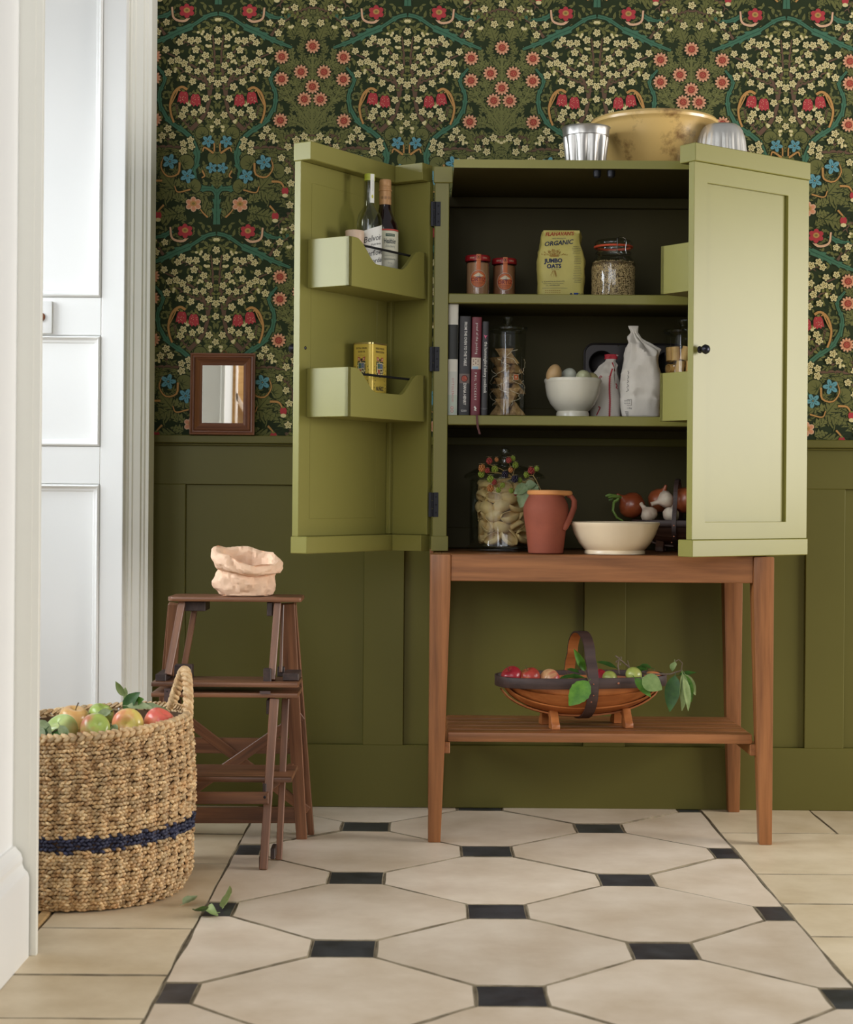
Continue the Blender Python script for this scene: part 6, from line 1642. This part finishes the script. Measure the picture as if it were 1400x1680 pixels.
# ================================================================== WOVEN BASKET
bc = Vector((-.785, 3.972, .0008))
bk = thing('seagrass_basket', 'large woven seagrass basket with a navy stripe, full of apples', 'basket', bc)
GRASS = mat('seagrass', C(222, 194, 148), .6, 0, 0, 60, C(176, 136, 90), .3, 300, island=.34)
NAVY = mat('navy_seagrass', C(50, 52, 78), .6, 0, 0, 60, C(34, 36, 58), .3, 300, island=.25)
INN = mat('basket_gap_shade', C(86, 62, 38), .9)  # seagrass tone darkened to put shade into the gaps between stitches
HBk = .376
def rad(z):
    if z < .06: return .212 + .036 * math.sin(math.pi / 2 * min(1, (z + .004) / .064)) ** .8
    return .248 + .004 * math.sin((z - .06) * 9) - .006 * max(0, (z - .25) / .13)
sag = lambda z, a: z * (1 + .045 * math.cos(a - .25)) + .002 * math.sin(2 * a) * z / .38
wv = MB(); wn = MB(); rw = random.Random(17)
ROWS = 46; NC = 168
def stitch(mb, a, z, r, tilt, ln, th):
    e_r = Vector((math.cos(a), math.sin(a), 0)); e_t = Vector((-math.sin(a), math.cos(a), 0)); up = Vector((0, 0, 1))
    d = (e_t * math.cos(tilt) + up * math.sin(tilt)); s = e_r; q = d.cross(s); c = e_r * r + up * z
    vs = []
    for t, w_, o_ in ((-1, .35, -.25), (-.45, .95, .35), (.1, 1, .55), (.6, .8, .2), (1, .3, -.35)):
        cc = c + d * ln * t + s * th * o_
        for k in range(5):
            an = 2 * math.pi * k / 5 + .3; vs.append(cc + (s * math.cos(an) + q * math.sin(an) * .92) * th * w_)
    fs = [(i * 5 + k, i * 5 + (k + 1) % 5, (i + 1) * 5 + (k + 1) % 5, (i + 1) * 5 + k) for i in range(4) for k in range(5)] + [(4, 3, 2, 1, 0), (20, 21, 22, 23, 24)]
    mb.add(vs, fs)
for i in range(ROWS):
    for k in range(NC):
        a = 2 * math.pi * (k + (.5 if i % 2 else 0) + rw.uniform(-.12, .12)) / NC
        z = .006 + (HBk - .012) * i / (ROWS - 1) + rw.uniform(-.0008, .0008) + .0012 * math.sin(3 * a + i)
        navy = (i in (17, 18, 19) or (i == 20 and rw.random() < .25) or (i == 16 and rw.random() < .3))
        lo = rad(z) + rw.uniform(-.0018, .0018) +   .0040 * math.cos(NC / 4 * a + .4 * math.sin(z * 40))
        stitch(wn if navy else wv, a, sag(z, a), lo, (.52 if i % 2 else -.40) + rw.uniform(-.16, .16), .0078, .0043 + rw.uniform(-.0005, .0007))
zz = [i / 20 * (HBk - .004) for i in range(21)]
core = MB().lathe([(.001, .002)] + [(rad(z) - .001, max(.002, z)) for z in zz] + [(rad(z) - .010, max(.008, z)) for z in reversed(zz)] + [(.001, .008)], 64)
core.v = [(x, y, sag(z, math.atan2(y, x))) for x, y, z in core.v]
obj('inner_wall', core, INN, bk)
def braid(mb, path, r, turns, th, closed=False, M_=3):
    path = [Vector(q) for q in path]
    # resample
    seg = [0]
    for a, b2 in zip(path[:-1], path[1:]): seg.append(seg[-1] + (b2 - a).length)
    Ltot = seg[-1]; N = int(turns * 10)
    for s_ in range(M_):
        pts = []
        for i in range(N + (0 if closed else 1)):
            d = Ltot * i / N; j = max(x for x in range(len(seg)) if seg[x] <= d + 1e-9); j = min(j, len(path) - 2)
            t = (d - seg[j]) / max(1e-9, seg[j + 1] - seg[j]); q = path[j].lerp(path[j + 1], t); tg_ = (path[j + 1] - path[j]).normalized()
            sd = tg_.cross(Vector((.3, .2, 1)) if abs(tg_.z) < .95 else Vector((1, 0, 0))).normalized(); up = sd.cross(tg_)
            ph = 2 * math.pi * (turns * i / N + s_ / M_)
            pts.append(q + sd * r * math.cos(ph) + up * r * math.sin(ph))
        mb.tube(pts, th, 7, closed=closed)
for rr_, zz_, tl in ((0, .003, .62), (-.004, .009, -.5)):
    for k in range(96):
        a = 2 * math.pi * (k + rw.uniform(-.1, .1)) / 96; stitch(wv, a, sag(HBk + zz_, a), rad(HBk) + rr_, tl + rw.uniform(-.1, .1), .0125, .0066)
w1_ = obj('weave', wv, GRASS, bk, smooth=60); w1_['kind'] = 'stuff'
w2_ = obj('navy_stripe', wn, NAVY, bk, smooth=60); w2_['kind'] = 'stuff'
for side in (0, math.pi):
    hm = MB(); Rr = rad(HBk) - .002
    pa_ = []
    for i in range(25):
        t = i / 24; ang = side + (-.14 + .28 * t) * -1 + .10; hgt = .105 * (math.sin(math.pi * t) ** .55); z = HBk - .03 + hgt + .028 * math.sin(math.pi * t)
        ww = 1 - .22 * math.sin(math.pi * t) ** 2
        aa = side + .40 + (-.36 + .72 * t) * (1 - .25 * math.sin(math.pi * t)); pa_.append((Rr * math.cos(aa), Rr * math.sin(aa), z + (.012 if side == 0 else -.012)))
    braid(hm, pa_, .0070, 8, .0062); obj('handle', hm, GRASS, bk, smooth=60)
# apples in the basket
YELP = apple_mat('yellow_apple', (232, 200, 128), (220, 166, 100), .42, 14, (0, 0, 1), (1, 1, 1)); GPK = apple_mat('green_pink_apple', (172, 190, 96), (214, 84, 96), .30, 10, (-1, -.2, -.2)); GR2 = apple_mat('pale_green_apple', (180, 200, 120), (196, 204, 130), .3)
YRD = apple_mat('yellow_red_apple', (226, 204, 110), (232, 130, 100), .32, 12, (-1, .1, .4)); PKR = apple_mat('pink_red_apple', (240, 176, 130), (226, 108, 92), .58, 16, (0, 0, 1)); GR3 = apple_mat('green_blush_apple', (166, 186, 92), (190, 104, 86), .34, 12, (1, .3, -.4))
GB = 'apples in the woven basket'
for px, py, Y, s, r_, m_, lb_, stm in ((121, 1181, 3.99, 1.02, (.2, .2, 0), YELP, 'yellow russet apple with a stalk, back left in the woven basket', True), (102, 1198, 3.87, 1.02, (.5, -.4, 0), GR2, 'pale green apple behind the leaves at the left front of the basket', False),
                                       (156, 1195, 3.845, .94, (1.1, .3, .3), GPK, 'green apple with a pink cheek in the middle of the basket front', False), (166, 1174, 4.02, .86, (.3, .2, .6), GR3, 'green apple with reddish side, under leaves at the back', False),
                                       (210, 1188, 3.90, 1.02, (1.45, .15, 0), YRD, 'yellow apple with red cheek, its hollow facing the viewer', False), (261, 1186, 3.94, 1.0, (.2, .5, 0), PKR, 'pinkish red apple near the handle of the basket', False)):
    apple(lb_, at(px, py, Y), s, *r_, m_, GB, stm)
r9 = random.Random(31)
pos = []
for k in range(400):
    a, q = r9.uniform(0, 6.28), .195 * math.sqrt(r9.random()); x, y = bc.x + q * math.cos(a), bc.y + q * math.sin(a)
    if all((x - a_) ** 2 + (y - b_) ** 2 > .071 ** 2 for a_, b_ in pos): pos.append((x, y))
for k, (x, y) in enumerate(pos): apple('apple in the lower layer of the basket, under those on top', (x, y, .262), 1.0, .4 * k, .3, k, (GR2, YRD, PKR, GPK)[k % 4], GB, False)
# leaves in the basket
def sprig(name, label, org, leaves, stems, m_st=STEMM):
    t = thing(name, label, 'leaves', org)
    for a, b2, Ya, Yb_, wd, mm, up, cu in leaves: lf(t, org, a, b2, Ya, Yb_, wd, mm, up, curl=cu, fold=.25)
    if stems:
        m = MB()
        for pts in stems: m.tube([A(*q) for q in pts], .0014, 6)
        obj('stem', m, m_st, t, org)
    return t
DUSTY = leafmat('dusty_leaf', (150, 160, 122), (116, 128, 84))
sprig('leaf_sprig', 'drooping leaves at the left front edge of the woven basket', A(95, 1195, 3.80), [((60, 1182), (84, 1206), 3.81, 3.79, .03, DUSTY, (0, -.6, 1), .3), ((64, 1192), (62, 1216), 3.79, 3.77, .03, DUSTY, (0, -1, .6), .4), ((84, 1204), (110, 1200), 3.80, 3.80, .026, LEAFD, (0, -.6, 1), .3), ((98, 1190), (112, 1214), 3.81, 3.79, .022, DUSTY, (.4, -1, .2), .4), ((76, 1196), (58, 1214), 3.80, 3.78, .028, LEAFD, (0, -1, .5), .2)], [[(60, 1188, 3.81), (84, 1202, 3.80), (100, 1194, 3.81)]])
sprig('leaf_sprig', 'pale leaves lying on the green apple at the back of the basket', A(175, 1172, 3.98), [((182, 1166), (158, 1176), 3.975, 3.96, .026, DUSTY, (0, -.7, 1), .3), ((180, 1168), (162, 1168), 3.985, 3.975, .02, LEAFD, (0, -.5, 1), .2)], [[(186, 1164, 3.98), (178, 1170, 3.975)]])
sprig('leaf_sprig', 'pale young sprig standing up against the white architrave', A(203, 1165, 4.02), [((203, 1142), (190, 1118), 4.02, 4.01, .016, LEAFP, (0, -1, .2), -.2), ((204, 1140), (206, 1128), 4.02, 4.02, .010, LEAFP, (.4, -1, 0), .3), ((205, 1144), (209, 1132), 4.02, 4.03, .008, LEAFP, (.5, -1, 0), .3)], [[(202, 1172, 4.02), (204, 1150, 4.02), (203, 1140, 4.02), (196, 1122, 4.015)]], LEAFP)
sprig('leaf_sprig', 'dark green leaf with greyish leaves towards the basket handle', A(220, 1160, 3.99), [((203, 1166), (224, 1136), 4.0, 3.98, .036, LEAFD, (-.7, -1, .3), .5), ((210, 1158), (232, 1146), 4.0, 3.98, .03, LEAF, (0, -1, .6), .5), ((208, 1158), (250, 1160), 3.98, 3.97, .03, DUSTY, (0, -.5, 1), .2), ((226, 1160), (262, 1158), 3.99, 3.98, .022, DUSTY, (0, -.7, 1), .1), ((250, 1160), (284, 1172), 3.98, 3.99, .022, DUSTY, (0, -.7, 1), .3), ((184, 1190), (192, 1200), 3.86, 3.84, .018, DUSTY, (0, -1, .5), .3)], [[(204, 1168, 4.0), (230, 1162, 3.985), (262, 1162, 3.98)], [(236, 1164, 3.985), (252, 1170, 3.975)]])
# fallen leaves on the floor
def fallen(lb_, org, leaves): sprig('fallen_leaf', lb_, org, leaves, None)
def fz(px, py):
    dv = (py - 812) - (px - 700) * TH; Y = F * H / dv; v = P(px, py, Y); v.z = .0022; return v
def fleaf(lb_, a, b2, wd, mm, curl, up=(0, -.3, 1)):
    p0, p1 = fz(*a), fz(*b2); o = thing('fallen_leaf', lb_, 'leaf', p0); p1.z = .006
    leaf_part(o, p0 + Vector((0, 0, .004)), p1 - p0, up, (p1 - p0).length, wd, mm, p0, curl=curl, fold=.55)
fleaf('pale fallen leaf on the stone nearest to the basket', (300, 1488), (324, 1482), .026, DUSTY, -.5)
fleaf('pale fallen leaf standing up on the slate inset', (366, 1494), (388, 1474), .030, LEAFP, -.6, (-.6, -.8, .6))
fleaf('dark curled fallen leaf beside the joint of the border stones', (319, 1497), (344, 1512), .030, LEAFD, -.6)
fleaf('pale curled fallen leaf next to the dark curled one', (356, 1502), (334, 1506), .034, LEAFP, -.7, (.3, -.6, .8))
# ================================================================== MIRROR ON THE DADO
mb_ = P(365, 713, 5.025); mz = dz1 + .0006
mw, mh, mf, mt = .187, .236, .034, .018
mr = thing('framed_mirror', 'small mirror in a moulded mahogany frame leaning on the dado shelf', 'mirror', (mb_.x, 5.0265, mz))
mr.rotation_euler = (math.radians(-3.2), 0, math.radians(.35))
for k, (ax, sgn) in enumerate((('h', 0), ('h', 1), ('v', 0), ('v', 1))):
    # mitred moulded bar built along its own x
    L = mw if ax == 'h' else mh
    pr = [(0, 0), (0, -mt), (.004, -mt - .001), (.007, -mt + .002), (.011, -mt + .003), (.014, -mt - .0005), (.018, -mt + .002), (.026, -mt + .007), (.030, -mt + .008), (mf, -mt + .010), (mf, 0)]
    m = MB(); n = len(pr)
    va = [(d, y, d) for d, y in pr]; vb = [(L - d, y, d) for d, y in pr]
    m.add(va + vb, [(i, (i + 1) % n, n + (i + 1) % n, n + i) for i in range(n)] + [tuple(range(n)), tuple(range(2 * n - 1, n - 1, -1))])
    if ax == 'h': M = T((-mw / 2, 0, 0)) if sgn == 0 else T((mw / 2, 0, mh)) @ Matrix.Rotation(math.pi, 4, 'Y')
    else: M = (T((-mw / 2, 0, mh)) @ Matrix.Rotation(math.pi / 2, 4, 'Y')) if sgn == 0 else (T((mw / 2, 0, 0)) @ Matrix.Rotation(-math.pi / 2, 4, 'Y'))
    obj('frame_bar', m, MIRW, mr, None, M, smooth=25)
obj('mirror_glass', MB().box(-mw / 2 + mf - .003, mw / 2 - mf + .003, -.006, -.004, mf - .003, mh - mf + .003), mat('silvered_glass', (.93, .92, .88, 1), .01, 1.0), mr, smooth=None)
obj('hanging_loop', MB().tube([(0.002 + .006 * math.cos(t), -.004, mh + .003 + .006 * math.sin(t)) for t in [2 * math.pi * i / 16 for i in range(16)]], .0014, 6, closed=True), BRASS, mr)
